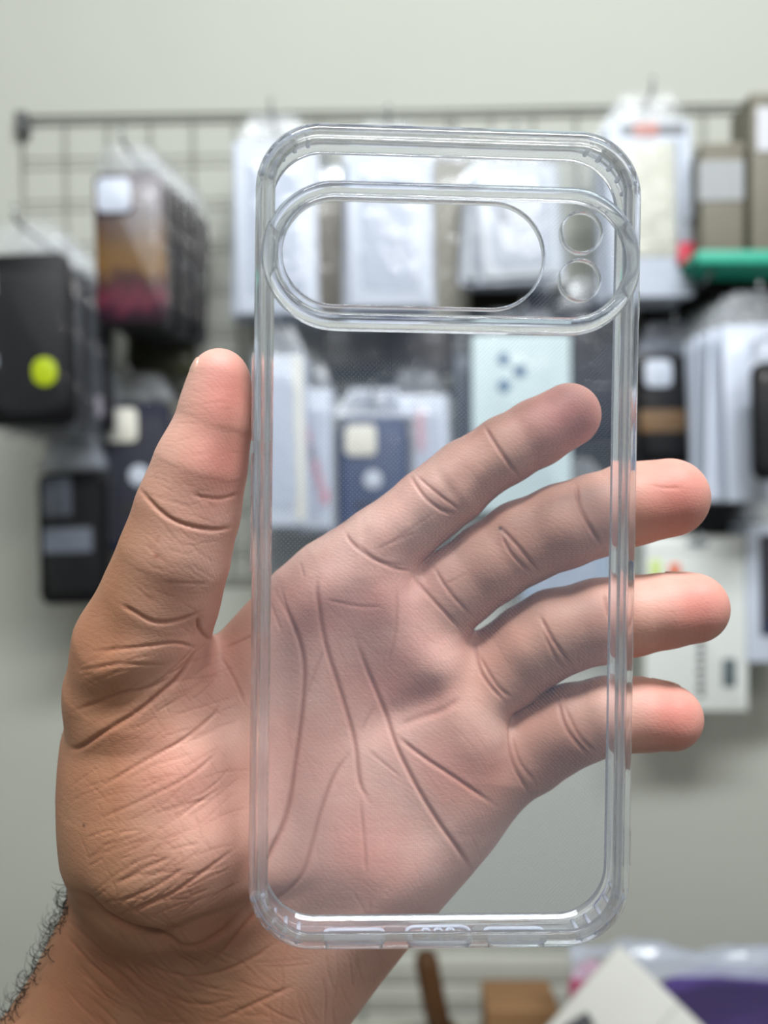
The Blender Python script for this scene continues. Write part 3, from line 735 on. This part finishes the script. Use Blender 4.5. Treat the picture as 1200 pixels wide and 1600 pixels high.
def prect(x0, x1, z0, z1, y0, y1, r=2, e=.4):
    bm = bmesh.new(); slab(bm, rrect((x1 - x0) / 2 * MM, (z1 - z0) / 2 * MM, r * MM, 6, (x0 + x1) / 2 * MM, (z0 + z1) / 2 * MM), y0 * MM, y1 * MM, e * MM); return bm
def package(name, w, h, body, label, cat, cam_=None, disc=None, film=FILM, tab=TABM, thick=9, tabh=26, extras=(), sleeve=4, seed=0):
    """origin at hang hole; body hangs below. w, h in mm"""
    r_ = random.Random(seed)
    root = empty(name, (0, 0, 0)); tag(root, label, cat)
    top = -tabh
    part('case_shell' if cat == 'phone case' else 'card_box', prect(-w / 2, w / 2, top - h, top, -thick / 2, thick / 2, 11 if cat == 'phone case' else 2, 2.2 if cat == 'phone case' else .6), body, root)
    y = -thick / 2
    if cam_:
        cx, cz, cw, cm = cam_
        rim = part('camera_surround', prect(cx - cw / 2 - 2.5, cx + cw / 2 + 2.5, top - cz - cw - 2.5, top - cz + 2.5, y - 1.5, y + .5, 9, .5), body, root)
        part('camera_cutout', prect(cx - cw / 2, cx + cw / 2, top - cz - cw, top - cz, y - 1.8, y + .5, 7, .3), cm, root)
    if disc:
        cx, cz, rr, mt = disc
        bm = bmesh.new(); slab(bm, rrect(rr * MM, rr * MM, rr * MM * .999, 8, cx * MM, (top - cz) * MM), (y - .6) * MM, (y + .2) * MM, .1 * MM); part('magnet_disc', bm, mt, root)
        bm = bmesh.new(); ring_mesh(bm, (rr + 2.5) * MM, (rr + 3.3) * MM, (y - .5) * MM, (y + .2) * MM, cx * MM, (top - cz) * MM); part('disc_border', bm, DARK, root)
    for (nm, x0, x1, z0, z1, mt) in extras:
        part(nm, prect(x0, x1, top - z1, top - z0, y - .9, y + .1, 1, .1), mt, root)
    # film sleeve: slightly larger crinkled bag
    if film:
        bm = bmesh.new(); nx, nz_ = 12, 20; sw, sh = w / 2 + sleeve, h + sleeve
        for sgn in (-1, 1):
            g = []
            for i in range(nx + 1):
                row = []
                for j in range(nz_ + 1):
                    u, v = i / nx, j / nz_
                    bul = min(1, 4.5 * min(u, 1 - u)) * min(1, 6 * min(v, 1 - v) + .05)
                    row.append(bm.verts.new(((-sw + 2 * sw * u) * MM, sgn * (thick / 2 + 1.6) * bul * MM + sgn * .15 * MM + r_.uniform(-.5, .5) * MM * bul, (top + 3 - (sh + 3) * v) * MM)))
                g.append(row)
            for i in range(nx):
                for j in range(nz_): bm.faces.new((g[i][j], g[i + 1][j], g[i + 1][j + 1], g[i][j + 1]))
        part('film_sleeve', bm, film, root)
    if tab:
        bm = bmesh.new(); g = []; n1, n2 = 10, 5
        for i in range(n1 + 1):
            row = []
            for j in range(n2 + 1):
                u, v = i / n1, j / n2; ww = (w * .5 + sleeve) * (.55 + .45 * v)
                row.append(bm.verts.new(((-ww + 2 * ww * u) * MM, r_.uniform(-1.6, 1.6) * MM, (8 - (tabh + 6) * v) * MM)))
            g.append(row)
        for i in range(n1):
            for j in range(n2):
                bm.faces.new((g[i][j], g[i + 1][j], g[i + 1][j + 1], g[i][j + 1]))
        bmesh.ops.solidify(bm, geom=bm.faces[:], thickness=.0003)
        part('hang_tab', bm, tab, root)
    return root
def copy_tree(o):
    c = o.copy(); COL.objects.link(c)
    for ch in list(o.children):
        d = ch.copy(); COL.objects.link(d); d.parent = c
    return c
def hook(px, pz, D0):
    p = P(px, pz, D0); L = GD - .004 - D0 + .03
    h_ = empty('peg_hook', (p.x, D0 - .02, p.z))
    bm = bmesh.new(); tube(bm, [(0, 0, .014), (0, 0, .004), (0, .004, 0), (0, L, 0)], .0018, 8); part('peg', bm, METAL, h_)
    bm = bmesh.new(); box(bm, -.014, .014, L - .004, L, -.02, .012, .001); part('hook_plate', bm, METAL, h_); return h_
WHERE = ['frontmost', 'second from front', 'third from front', 'fourth from front', 'fifth from front', 'sixth from front']
def hang(root, px, py_top, D, step, n, labels=None, tilt=3, hooklabel=None, tabh=26, group=None, seed=1, fan=0, alt=None):
    """px, py_top: pixel of the body's top centre for the front item at depth D"""
    r_ = random.Random(seed); p = P(px, py_top, D); p.z += tabh * MM
    items = [root]
    for k in range(1, n): items.append(copy_tree(alt if alt and k >= 1 else root))
    if alt: 
        for ch in list(alt.children): bpy.data.objects.remove(ch)
        bpy.data.objects.remove(alt)
    for k, o in enumerate(items):
        o.location = (p.x + fan * k * MM, D + k * step, p.z)
        o.rotation_euler = (0, R(r_.uniform(-tilt, tilt)), R(r_.uniform(-tilt, tilt)))
        if labels: o['label'] = labels[min(k, len(labels) - 1)] if isinstance(labels, list) else labels % WHERE[k]
        if group: o['group'] = group
    h_ = empty('peg_hook', (p.x, D - .02, p.z - .001)); L = GD - .005 - D + .02
    bm = bmesh.new(); tube(bm, [(0, 0, .014), (0, 0, .004), (0, .004, 0), (0, L, 0)], .0018, 8); part('peg', bm, METAL, h_)
    bm = bmesh.new(); box(bm, -.014, .014, L - .003, L, -.03, .012, .001); part('hook_plate', bm, METAL, h_)
    tag(h_, hooklabel, 'hook')
    return items
HL_ = 'peg hook holding '
# A: printed case and the black ones behind it, upper left
a = package('phone_case_package', 70, 150, PRINT, 'x', 'phone case', (-14, 6, 34, CREAM if False else WHITE), seed=1, sleeve=3)
b_ = package('phone_case_package', 72, 150, BLACK, 'x', 'phone case', seed=2, sleeve=3, extras=(('care_label', -22, 0, 126, 140, GREYC),))
hang(a, 200, 272, .80, .019, 7, ['orange and maroon printed phone case with a white camera square, upper left'] + ['bagged black phone case behind the orange printed case, %s' % s for s in ('directly behind it', 'third on the hook', 'fourth on the hook', 'fifth on the hook', 'sixth on the hook', 'nearest the wall')], hooklabel=HL_ + 'the orange printed case and the black ones behind it', alt=b_, group='cases on the upper left hook', fan=3.5, tilt=2.5)
# B: black bagged cases at the left edge, lime sticker
a = package('phone_case_package', 80, 158, BLACK, 'x', 'phone case', seed=3, sleeve=7, extras=(('printed_text_block', -36, -27, 10, 38, GREYC), ('printed_text_block', -34, -29, 92, 104, GREYC)))
bm = bmesh.new(); slab(bm, rrect(11 * MM, 13 * MM, 10.9 * MM, 8, 14 * MM, (-26 - 110) * MM), -7.4 * MM, -6.6 * MM, .1 * MM); part('round_sticker', bm, LIME, a)
b_ = package('phone_case_package', 80, 158, DARK, 'x', 'phone case', seed=4, sleeve=7, film=plastic_film('grey_film', .10, (150, 158, 168)), extras=(('pale_sticker', 8, 30, 118, 140, plain('lilac_card', (170, 160, 176))),))
hang(a, 38, 398, .74, .026, 6, ['black bagged phone case with a round lime green sticker at the left edge'] + ['dark bagged phone case behind the lime-stickered one, %s' % s for s in ('directly behind it', 'third on the hook', 'fourth on the hook', 'fifth on the hook', 'nearest the wall')], hooklabel=HL_ + 'the lime-stickered black case at the left edge', alt=b_, group='cases on the left edge hook', tilt=4)
# olive cards below A
a = package('accessory_package', 76, 84, OLIVE, 'x', 'package', film=FILM, seed=5)
hang(a, 250, 468, .90, .014, 2, 'dark olive packet below the hanging black cases at upper left, %s', hooklabel=HL_ + 'the dark olive packets', group='olive packets')
# D: navy case with cream square and white disc (left)
a = package('phone_case_package', 74, 160, NAVY, 'x', 'phone case', (-15, 6, 36, CREAM), (3, 78, 11, WHITE), film=plastic_film('cream_film', .03, (226, 222, 206)), seed=6, sleeve=9, extras=(('label_strip', -18, 26, 108, 116, DARK),))
hang(a, 211, 630, .86, .014, 3, 'navy phone case with cream camera square, left of the thumb, %s', hooklabel=HL_ + 'the navy case left of the thumb', group='navy cases left of the thumb', tilt=2)
# E: black case lower left
a = package('phone_case_package', 71, 138, BLACK, 'x', 'phone case', seed=7, sleeve=5, film=plastic_film('clear_film2', .01, (200, 206, 214)), tab=FILMW, tabh=34, extras=(('shiny_print', -30, 0, 4, 46, plain('glossy_dark', (92, 98, 110), .2, .5, 60)), ('label_band', -30, 20, 58, 84, plain('slate_label', (96, 102, 114), .4, .1))))  # grey patch at upper left paints the glare on this case
hang(a, 112, 738, .84, .014, 3, 'black phone case with grey label band, lowest at left, %s', hooklabel=HL_ + 'the lowest black case at the left', tabh=34, group='lowest black cases at the left', tilt=2)
# dark brown packet between B and E
a = package('accessory_package', 62, 46, BROWN, 'x', 'package', seed=8, film=None)
hang(a, 118, 640, .915, .01, 1, ['dark brown packet above the lowest black case at the left'], hooklabel=HL_ + 'the dark brown packet', tilt=1)
# C: white packet left of the case top
WP = dict(film=FILMW, tab=TABM)
a = package('screen_protector_package', 84, 182, WHITE, 'x', 'package', seed=9, sleeve=3, **WP)
hang(a, 427, 226, .86, .012, 4, 'white glossy packet at the clear case\'s upper left edge, %s', hooklabel=HL_ + 'the white packets at the clear case\'s upper left', group='white packets behind the upper left of the clear case', tilt=2)
# gap between white packets: a taupe strip stands in for the wall's shadow
TAUPE = plain('taupe_card', (128, 122, 112), .6)
a = package('accessory_package', 44, 150, TAUPE, 'x', 'package', seed=10, film=FILM)
hang(a, 512, 300, .92, .01, 1, ['narrow taupe packet between two white packets, through the camera cutout'], hooklabel=HL_ + 'the narrow taupe packet', tilt=1)
# F: white packet in the middle
a = package('screen_protector_package', 88, 168, WHITE, 'x', 'package', seed=11, sleeve=4, extras=[('red_print_mark', -22 + k * 8, -17 + k * 8, 44, 52, plain('pale_red_print', (224, 178, 178))) for k in range(6)] + [('white_spot', 2, 12, 84, 96, plain('gloss_white', (245, 248, 250), .2))], **WP)
hang(a, 606, 236, .86, .012, 3, 'white packet with faint red print, through the camera cutout, %s', hooklabel=HL_ + 'the white packets with faint red print', group='white packets behind the camera cutout', tilt=1.5)
a = package('accessory_package', 52, 190, plain('grey_taupe', (150, 147, 136), .6), 'x', 'package', seed=12, film=FILM)
hang(a, 708, 255, .925, .01, 1, ['narrow grey-beige packet right of the faint red print packet'], hooklabel=HL_ + 'the narrow grey-beige packet', tilt=1)
# G: crumpled clear packets
a = package('crumpled_package', 84, 118, plain('bag_grey', (196, 202, 210), .4, .25, 45), 'x', 'package', seed=13, sleeve=6, extras=(('dark_print', -22, -10, 36, 60, plain('slate_print', (96, 104, 116))), ('silver_strip', 14, 24, 20, 62, SILV)), **WP)  # silver strip paints the glare on the crumpled plastic
hang(a, 800, 262, .86, .016, 3, 'crumpled shiny packet at the camera cutout\'s right end, %s', hooklabel=HL_ + 'the crumpled shiny packets', group='crumpled packets behind the camera cutout', tilt=6)
a = package('accessory_package', 118, 56, plain('black_olive', (34, 32, 22), .6), 'x', 'package', seed=14, film=None)
hang(a, 815, 452, .915, .01, 1, ['black-olive packet under the crumpled shiny packets'], hooklabel=HL_ + 'the black-olive packet', tilt=0)
# H: white framed pack with beige window, red tag
a = package('framed_screen_protector_package', 88, 184, WHITE, 'x', 'package', seed=15, sleeve=3, film=FILM, thick=12, extras=(('window_card', -36, 26, 22, 142, plain('beige_card', (186, 188, 176))), ('dark_header', -30, 38, 4, 14, plain('slate_header', (120, 122, 124))), ('red_header_mark', -16, 10, 2, 16, plain('salmon_mark', (216, 150, 140))), ('frame_line', 28, 31, 20, 146, GREYC)))
hang(a, 1010, 194, .845, .02, 3, 'beige-windowed white packet right of the clear case, %s', hooklabel=HL_ + 'the white packets with beige windows', group='white windowed packets right of the clear case', tilt=1.5)
a = package('red_tag_package', 26, 22, RED, 'x', 'tag', seed=16, film=None, thick=4)
hang(a, 1079, 380, .835, .01, 1, ['small red tag at the lower right corner of the white windowed packet'], hooklabel=HL_ + 'the small red tag', tilt=0)
# R: charcoal packets through the panel at right; dark packs at centre stand in for shadow
a = package('phone_case_package', 74, 150, DARK, 'x', 'phone case', seed=17, sleeve=3)
hang(a, 930, 478, .885, .014, 3, 'charcoal phone case behind the index fingertip, %s', hooklabel=HL_ + 'the charcoal cases behind the index fingertip', group='charcoal cases behind the index fingertip', tilt=2)
a = package('phone_case_package', 76, 74, plain('taupe_black', (74, 72, 72), .5), 'x', 'phone case', seed=18, sleeve=3)
hang(a, 650, 488, .925, .01, 1, ['dark grey-brown packet just below the camera cutout'], hooklabel=HL_ + 'the dark grey-brown packet below the camera cutout', tilt=1)
a = package('phone_case_package', 72, 70, plain('taupe_black2', (84, 82, 78), .5), 'x', 'phone case', seed=19, sleeve=3)
hang(a, 553, 482, .93, .01, 1, ['dark grey packet below the left end of the camera cutout'], hooklabel=HL_ + 'the dark grey packet below the cutout\'s left end', tilt=1)
# N: white packs with red stripe
a = package('cable_package', 50, 176, WHITE, 'x', 'package', seed=20, sleeve=3, film=FILMW, extras=(('cream_edge', 14, 23, 0, 170, CREAM),))
hang(a, 436, 560, .84, .022, 3, 'plain white packet through the clear case\'s left side, %s', hooklabel=HL_ + 'the white packets inside the clear case\'s left side', group='white packets seen through the clear case', tilt=2)
a = package('striped_package', 40, 150, WHITE, 'x', 'package', seed=21, sleeve=5, film=FILMW)
for k in range(6):
    part('red_stripe_piece', prect(-13 + k * 4.2, -5 + k * 4.2, -26 - 44 - k * 16, -26 - 27 - k * 16, -5.8, -4.4, 1, .1), RED if k != 2 else plain('dark_red', (96, 30, 54)), a)
hang(a, 487, 612, .88, .015, 2, 'white packet with a slanting red stripe, %s', hooklabel=HL_ + 'the packets with a slanting red stripe', group='red-striped packets', tilt=1)
# O: blue case with cream square (seen through the case)
a = package('phone_case_package', 74, 158, BLUE, 'x', 'phone case', (-14, 7, 34, CREAM), (-1, 67, 10, WHITE), film=plastic_film('cream_film', .03, (226, 222, 206)), seed=22, sleeve=9, extras=(('label_strip', -20, 16, 92, 99, NAVY),), tab=FILMW)
hang(a, 583, 654, .875, .015, 2, 'blue phone case with cream camera square, seen through the clear case, %s', hooklabel=HL_ + 'the blue case seen through the clear case', group='blue cases seen through the clear case', tilt=.6)
a = package('accessory_package', 34, 120, plain('mauve_card', (112, 76, 92), .5), 'x', 'package', seed=23, film=FILM)
hang(a, 527, 724, .915, .01, 1, ['mauve packet left of the blue case'], hooklabel=HL_ + 'the mauve packet', tilt=1)
# P: white-red packet right of blue
a = package('accessory_package', 62, 120, WHITE, 'x', 'package', seed=24, sleeve=4, film=FILMW, extras=(('pink_mark', -4, 6, 14, 60, plain('pink_print', (222, 140, 146))),))
hang(a, 652, 622, .9, .012, 2, 'white packet with pink mark, right of the blue case, %s', hooklabel=HL_ + 'the packets with a pink upright mark', group='pink-marked packets', tilt=3)
# Q: pale teal box with three dots
a = package('earphone_box', 106, 190, plain('pale_teal_card', (188, 206, 208), .5, .04), 'x', 'box', seed=25, film=FILM, thick=18, tabh=22, sleeve=2)
for (dx, dz) in ((-19, 26), (-2, 39), (-19, 55)):
    bm = bmesh.new(); slab(bm, rrect(6.5 * MM, 6.5 * MM, 6.4 * MM, 6, dx * MM, (-22 - dz) * MM), -9.9 * MM, -8.9 * MM, .1 * MM); part('printed_dot', bm, plain('dot_blue', (50, 96, 136)), a)
hang(a, 812, 526, .87, .02, 1, ['pale teal box with three blue dots behind the index finger'], hooklabel=HL_ + 'the pale teal box', tabh=22, tilt=.5)
a = package('accessory_package', 26, 100, plain('slate_card', (88, 96, 108), .5), 'x', 'package', seed=26, film=None)
hang(a, 727, 556, .915, .01, 1, ['narrow slate packet left of the pale teal box'], hooklabel=HL_ + 'the narrow slate packet', tilt=1)
# bluish packets seen between the fingers
a = package('accessory_package', 96, 150, plain('steel_card', (150, 166, 184), .4, .2, 40), 'x', 'package', seed=27, film=FILMW)
hang(a, 880, 760, .9, .01, 1, ['steel blue packet seen between the index, middle and ring fingers'], hooklabel=HL_ + 'the steel blue packet between the fingers', tilt=2)
# J: white packets fanned at the right
a = package('screen_protector_package', 62, 176, plain('cool_white', (206, 214, 230), .4, .04), 'x', 'package', seed=28, film=FILM, thick=5, sleeve=2, extras=(('grey_edge', 22, 29, 4, 170, GREYC),))
hang(a, 1172, 508, .80, .018, 6, 'cool white packet in the fan at the right edge, %s', hooklabel=HL_ + 'the fan of cool white packets at the right edge', group='cool white packets at the right edge', tilt=3, fan=-2)
a = package('phone_case_package', 40, 112, BLACK, 'x', 'phone case', seed=29, sleeve=2)
hang(a, 1206, 566, .76, .01, 1, ['black phone case in front of the cool white packets at the right edge'], hooklabel=HL_ + 'the black case at the right edge', tilt=1)
# K: black case with white square
a = package('phone_case_package', 72, 120, BLACK, 'x', 'phone case', (-14, 5, 30, WHITE), seed=30, sleeve=3, tab=FILMW, tabh=30, extras=(('brown_band', -34, 34, 60, 84, plain('amber_brown', (110, 82, 50), .6)),))
hang(a, 1044, 556, .88, .012, 4, 'black case with white square and brown band, above middle fingertip, %s', hooklabel=HL_ + 'the black cases with brown bands', group='brown-banded black cases', tabh=30, tilt=1.5)
a = package('phone_case_package', 76, 150, BLACK, 'x', 'phone case', seed=31, sleeve=3)
hang(a, 1110, 690, .90, .014, 2, 'black phone case behind the middle fingertip, %s', hooklabel=HL_ + 'the black cases behind the middle fingertip', group='black cases behind the middle fingertip', tilt=1)
a = package('phone_case_package', 180, 86, plain('black_matt', (16, 17, 14), .7), 'x', 'package', seed=32, film=None, tab=None)  # black slab stands in for the shadowed recess and black objects there
hang(a, 1128, 424, .90, .01, 1, ['wide black pack under the teal tray at the right'], hooklabel=HL_ + 'the wide black pack under the teal tray', tilt=0)
# L: white hanging box
a = package('charger_box', 110, 188, plain('box_white', (214, 218, 214), .45, .03), 'x', 'box', seed=33, film=None, tab=None, thick=26, tabh=-8, extras=[('hang_slot', -10, 12, 6, 12, GREYC), ('orange_mark', -29, -18, 30, 43, plain('orange_print', (226, 96, 44))), ('green_mark', -50, -38, 26, 56, plain('lime_print', (196, 214, 130))), ('fold_line', -54, 54, 17, 18, plain('fold_grey', (180, 186, 184))), ('printed_panel', 28, 42, 132, 162, plain('panel_slate', (84, 96, 100)))] + [('print_mark', 0 + (k % 2) * 2, 8, 112 + k * 8, 117 + k * 8, plain('ink_slate', (70, 76, 82))) for k in range(8)])
hang(a, 1081, 836, .87, .03, 1, ['white cardboard box with orange and green marks behind the ring fingertip'], hooklabel=HL_ + 'the white box behind the ring fingertip', tabh=-8, tilt=0)
# M: dark and white box right edge
a = package('accessory_package', 84, 146, WHITE, 'x', 'package', seed=34, film=FILM, thick=12, sleeve=3, extras=(('dark_window', -28, 40, 10, 118, plain('dark_window', (50, 48, 58))), ('blue_mark', -26, 10, 104, 116, plain('blue_print', (60, 84, 130)))))
hang(a, 1222, 820, .86, .014, 3, 'dark-windowed white packet at the right edge beside ring fingertip, %s', hooklabel=HL_ + 'the dark-windowed packets at the right edge', group='dark-windowed packets at the right edge', tilt=1)

# ------------------------------------------------------------------ upper right shelf with brown cartons and a teal tray
SM = plain('shelf_dark', (40, 40, 36), .6)
c0 = P(1088, 408, .80); c1 = P(1330, 408, .80)
sh = empty('teal_tray', (c0.x, .80, c0.z)); tag(sh, 'teal plastic tray under the brown-grey cartons, upper right', 'tray')
Lw = c1.x - c0.x
bm = bmesh.new(); box(bm, 0, Lw, 0, .058, -.003, .003, .001); part('tray_base', bm, TEAL, sh)
bm = bmesh.new(); box(bm, 0, Lw, -.003, .001, -.003, .010, .0008); part('tray_front', bm, TEAL, sh)
bm = bmesh.new(); box(bm, .0, .003, 0, .058, -.003, .01, .0008); part('tray_side', bm, TEAL, sh)
bm = bmesh.new(); tube(bm, [(.02, .057, -.004), (.02, .057, -.02), (.02, .01, -.006)], .002, 6); part('bracket', bm, METAL, sh)
CART = plain('brown_grey_carton', (118, 114, 100), .6, .15, 30); LBL = plain('pale_label', (196, 198, 204), .5); CART2 = plain('pale_carton', (146, 144, 132), .6, .1, 30)
def carton(x, z, w, h, d, y, rz, mat, label, extra=(), cat='box'):
    o = empty('carton', (x, y, z), (0, 0, rz)); tag(o, label, cat)
    bm = bmesh.new(); box(bm, -w / 2, w / 2, 0, d, 0, h, .0015); part('box_body', bm, mat, o)
    bm = bmesh.new(); box(bm, -w / 2 - .0003, w / 2 + .0003, -.0004, d * .5, h - .0105, h + .0006, .0003); part('top_flap', bm, mat, o)
    for (nm, x0, x1, z0, z1, m) in extra:
        bm = bmesh.new(); box(bm, x0, x1, -.0012, 0, z0, z1); part(nm, bm, m, o, False)
    return o
zt = c0.z + .0035
carton(c0.x + .030, zt, .042, .118, .04, .808, R(-4), CART, 'tall brown-grey carton, leftmost on the teal tray', (('paper_label', -.024, .02, .06, .1, plain('grey_label', (150, 154, 156))),))
carton(c0.x + .075, zt, .036, .166, .05, .804, 0, CART, 'tallest narrow carton with a white label, second from left on the teal tray', (('white_label', -.013, .010, .108, .152, LBL),))
carton(c0.x + .124, zt, .05, .152, .045, .806, R(3), CART2, 'brown-grey carton at the right end of the teal tray', (('grey_line', -.02, .02, .06, .064, GREYC),))

# ------------------------------------------------------------------ bottom: counter with bags and a stick
CT = P(600, 1660, .74)
cn = empty('display_counter', (.25, .70, 0)); tag(cn, 'pale counter under the bags, stick and carton at the bottom', 'counter')
bm = bmesh.new(); box(bm, -.7, .7, -.11, .10, CT.z - .025, CT.z, .003); part('worktop', bm, plain('counter_top', (176, 172, 160), .5), cn)
for k in range(4):
    bm = bmesh.new(); box(bm, -.68 + k * .34, -.68 + k * .34 + .334, -.09, .09, 0, CT.z - .025, .002); part('cabinet_panel', bm, plain('counter_panel', (150, 146, 136), .6), cn)
zc = CT.z
sb = P(665, 1490, .76)
st = empty('wooden_stick', (P(688, 1600, .76).x, .76, zc)); tag(st, 'dark brown wooden stick standing on the counter below the clear case', 'stick')
bm = bmesh.new(); dxs = sb.x - st.location.x; hs = sb.z - zc
tube(bm, [(.004, 0, 0), (dxs * .45, 0, hs * .5), (dxs * .95, 0, hs * .93), (dxs, 0, hs)], lambda s: .0115 if s < .9 else .0085, 14); part('shaft', bm, plain('dark_wood', (74, 48, 26), .55, .25, 60), st)
bm = bmesh.new(); tube(bm, [(.004, 0, .0), (.003, 0, .02)], .0135, 14); part('ferrule', bm, BROWN, st)
carton(P(818, 1600, .73).x, zc, .066, (P(0, 1580, .73).z - zc), .05, .73, 0, plain('kraft_carton', (132, 98, 64), .7), 'low brown kraft carton on the counter')
# white slatted cabinet behind
bz = P(0, 1700, .95).z
cb = empty('slatted_board', (P(730, 1500, .947).x, .947, bz)); tag(cb, 'pale slatted board fixed to the wall behind the counter goods', 'board')
zz = P(0, 1488, .95).z - bz
ns = 5
for k in range(ns):
    bm = bmesh.new(); box(bm, -.12, .12, -.008, .004, k * zz / ns + .0015, (k + 1) * zz / ns - .0015, .0015); part('slat', bm, plain('slat_paint', (186, 187, 178), .5), cb)
bm = bmesh.new(); box(bm, -.118, .118, .004, .008, 0, zz); part('backing', bm, plain('slat_back', (140, 140, 132)), cb)
# bag of purple and pink garments
bgc = P(1055, 1560, .72)
def blob(bm, c, r, seed, n=3, amp=.18):
    r_ = random.Random(seed); q = bmesh.ops.create_icosphere(bm, subdivisions=n, radius=1)['verts']
    ph = [(Vector((r_.uniform(-3, 3), r_.uniform(-3, 3), r_.uniform(-3, 3))), r_.uniform(0, 6)) for _ in range(7)]
    for v in q:
        s = 1 + amp * sum(math.sin(v.co.dot(a) * 1.6 + b) for a, b in ph) / 3.2
        v.co = Vector(c) + Vector((v.co.x * r[0], v.co.y * r[1], v.co.z * r[2])) * s
def cloth(name, px, py, D, r, mat, label, seed):
    p = P(px, py, D); o = empty(name, (p.x, D, zc)); tag(o, label, 'cloth')
    hz = (p.z - zc + r[2]) / 2; bm = bmesh.new(); blob(bm, (0, 0, hz), (r[0], r[1], hz * .95), seed, 4, .12); part('fabric', bm, mat, o)
    bm = bmesh.new(); box(bm, -r[0] * .3, r[0] * .3, -r[1] * 1.0, -r[1] * .86, (p.z - zc) * .9, (p.z - zc) * .9 + .006, .001); part('folded_hem', bm, mat, o); return o
cloth('folded_garment', 1135, 1562, .76, (.066, .03, .034), plain('purple_cloth', (64, 36, 118), .8, .25, 70), 'purple cloth in the plastic bag at the bottom right', 1)
cloth('folded_garment', 930, 1562, .755, (.026, .03, .034), plain('pink_cloth', (212, 76, 128), .75, .2, 70), 'pink cloth at the left end of the plastic bag', 2)
cloth('folded_garment', 1010, 1588, .775, (.024, .02, .02), plain('deep_purple', (78, 32, 96), .8, .25, 70), 'plum cloth between the pink and the purple ones', 3)
p = P(1055, 1500, .74)
o = empty('plastic_bag', (p.x, .74, zc)); tag(o, 'crinkled clear plastic bag with a pale blue folded top over the cloths', 'bag')
r_ = random.Random(5)
bm = bmesh.new(); g = []
hb = P(0, 1482, .70).z - zc
for i in range(33):
    row = []
    for j in range(9):
        u, v = i / 32, j / 8
        row.append(bm.verts.new((-.108 + .26 * u, -.052 + .026 * v + r_.uniform(-.002, .002), hb + .003 * math.sin(u * 9) + .004 * math.sin(v * 3 + u * 20) - .012 * abs(v - .5) + r_.uniform(-.0012, .0012))))
    g.append(row)
for i in range(32):
    for j in range(8): bm.faces.new((g[i][j], g[i + 1][j], g[i + 1][j + 1], g[i][j + 1]))
bmesh.ops.solidify(bm, geom=bm.faces[:], thickness=.0008)
part('folded_top', bm, plastic_film('bag_top', .62, (206, 214, 232), .2, .8, 40), o)
bm = bmesh.new(); g = []
for i in range(33):
    row = []
    for j in range(7):
        u, v = i / 32, j / 6
        row.append(bm.verts.new((-.108 + .26 * u, -.053 - .003 * math.sin(v * 3.1) + r_.uniform(-.001, .001), (hb - .0005) * (1 - v) + r_.uniform(-.0008, .0008) * (0 < v < 1))))
    g.append(row)
for i in range(32):
    for j in range(6): bm.faces.new((g[i][j], g[i + 1][j], g[i + 1][j + 1], g[i][j + 1]))
part('front_film', bm, plastic_film('bag_front', .03, (220, 225, 236)), o)
bm = bmesh.new(); g = []
for i in range(33):
    row = []
    for j in range(3):
        u, v = i / 32, j / 2
        row.append(bm.verts.new((-.108 + .26 * u, -.0545 + r_.uniform(-.0006, .0006), hb - .018 * v - .002 * math.sin(u * 11))))
    g.append(row)
for i in range(32):
    for j in range(2): bm.faces.new((g[i][j], g[i + 1][j], g[i + 1][j + 1], g[i][j + 1]))
part('seal_strip', bm, plastic_film('bag_top', .62), o)
# white folded leaflet leaning on the bag
lf = empty('white_packet', (P(985, 1610, .665).x, .655, zc)); tag(lf, 'white paper packet with a dark printed mark tilted on the bag at the bottom', 'packet')
bm = bmesh.new(); rr_ = rrect(.05, .05, .004, 4)
slab(bm, rr_, -.004, .004, .001); me_ = tomesh(bm, 'paper_body')
q = P(975, 1592, .665); 
bd = link('paper_body', me_, plain('paper_white', (208, 208, 202), .6, .04), lf); bd.location = (q.x - lf.location.x, .0, q.z - zc - .010); bd.rotation_euler = (R(-16), R(-49), 0)
bm = bmesh.new(); box(bm, -.012, .012, -.0052, -.004, -.006, .006); mk = part('printed_mark', bm, plain('ink_grey', (80, 80, 84)), bd, False); mk.location = (-.02, 0, .034) ; mk.rotation_euler = (0, R(15), 0)
bm = bmesh.new(); box(bm, -.05, .05, -.0046, -.004, -.0004, .0004); fo = part('fold_line', bm, plain('fold_shadow', (170, 170, 165)), bd, False); fo.location = (0, 0, -.01)
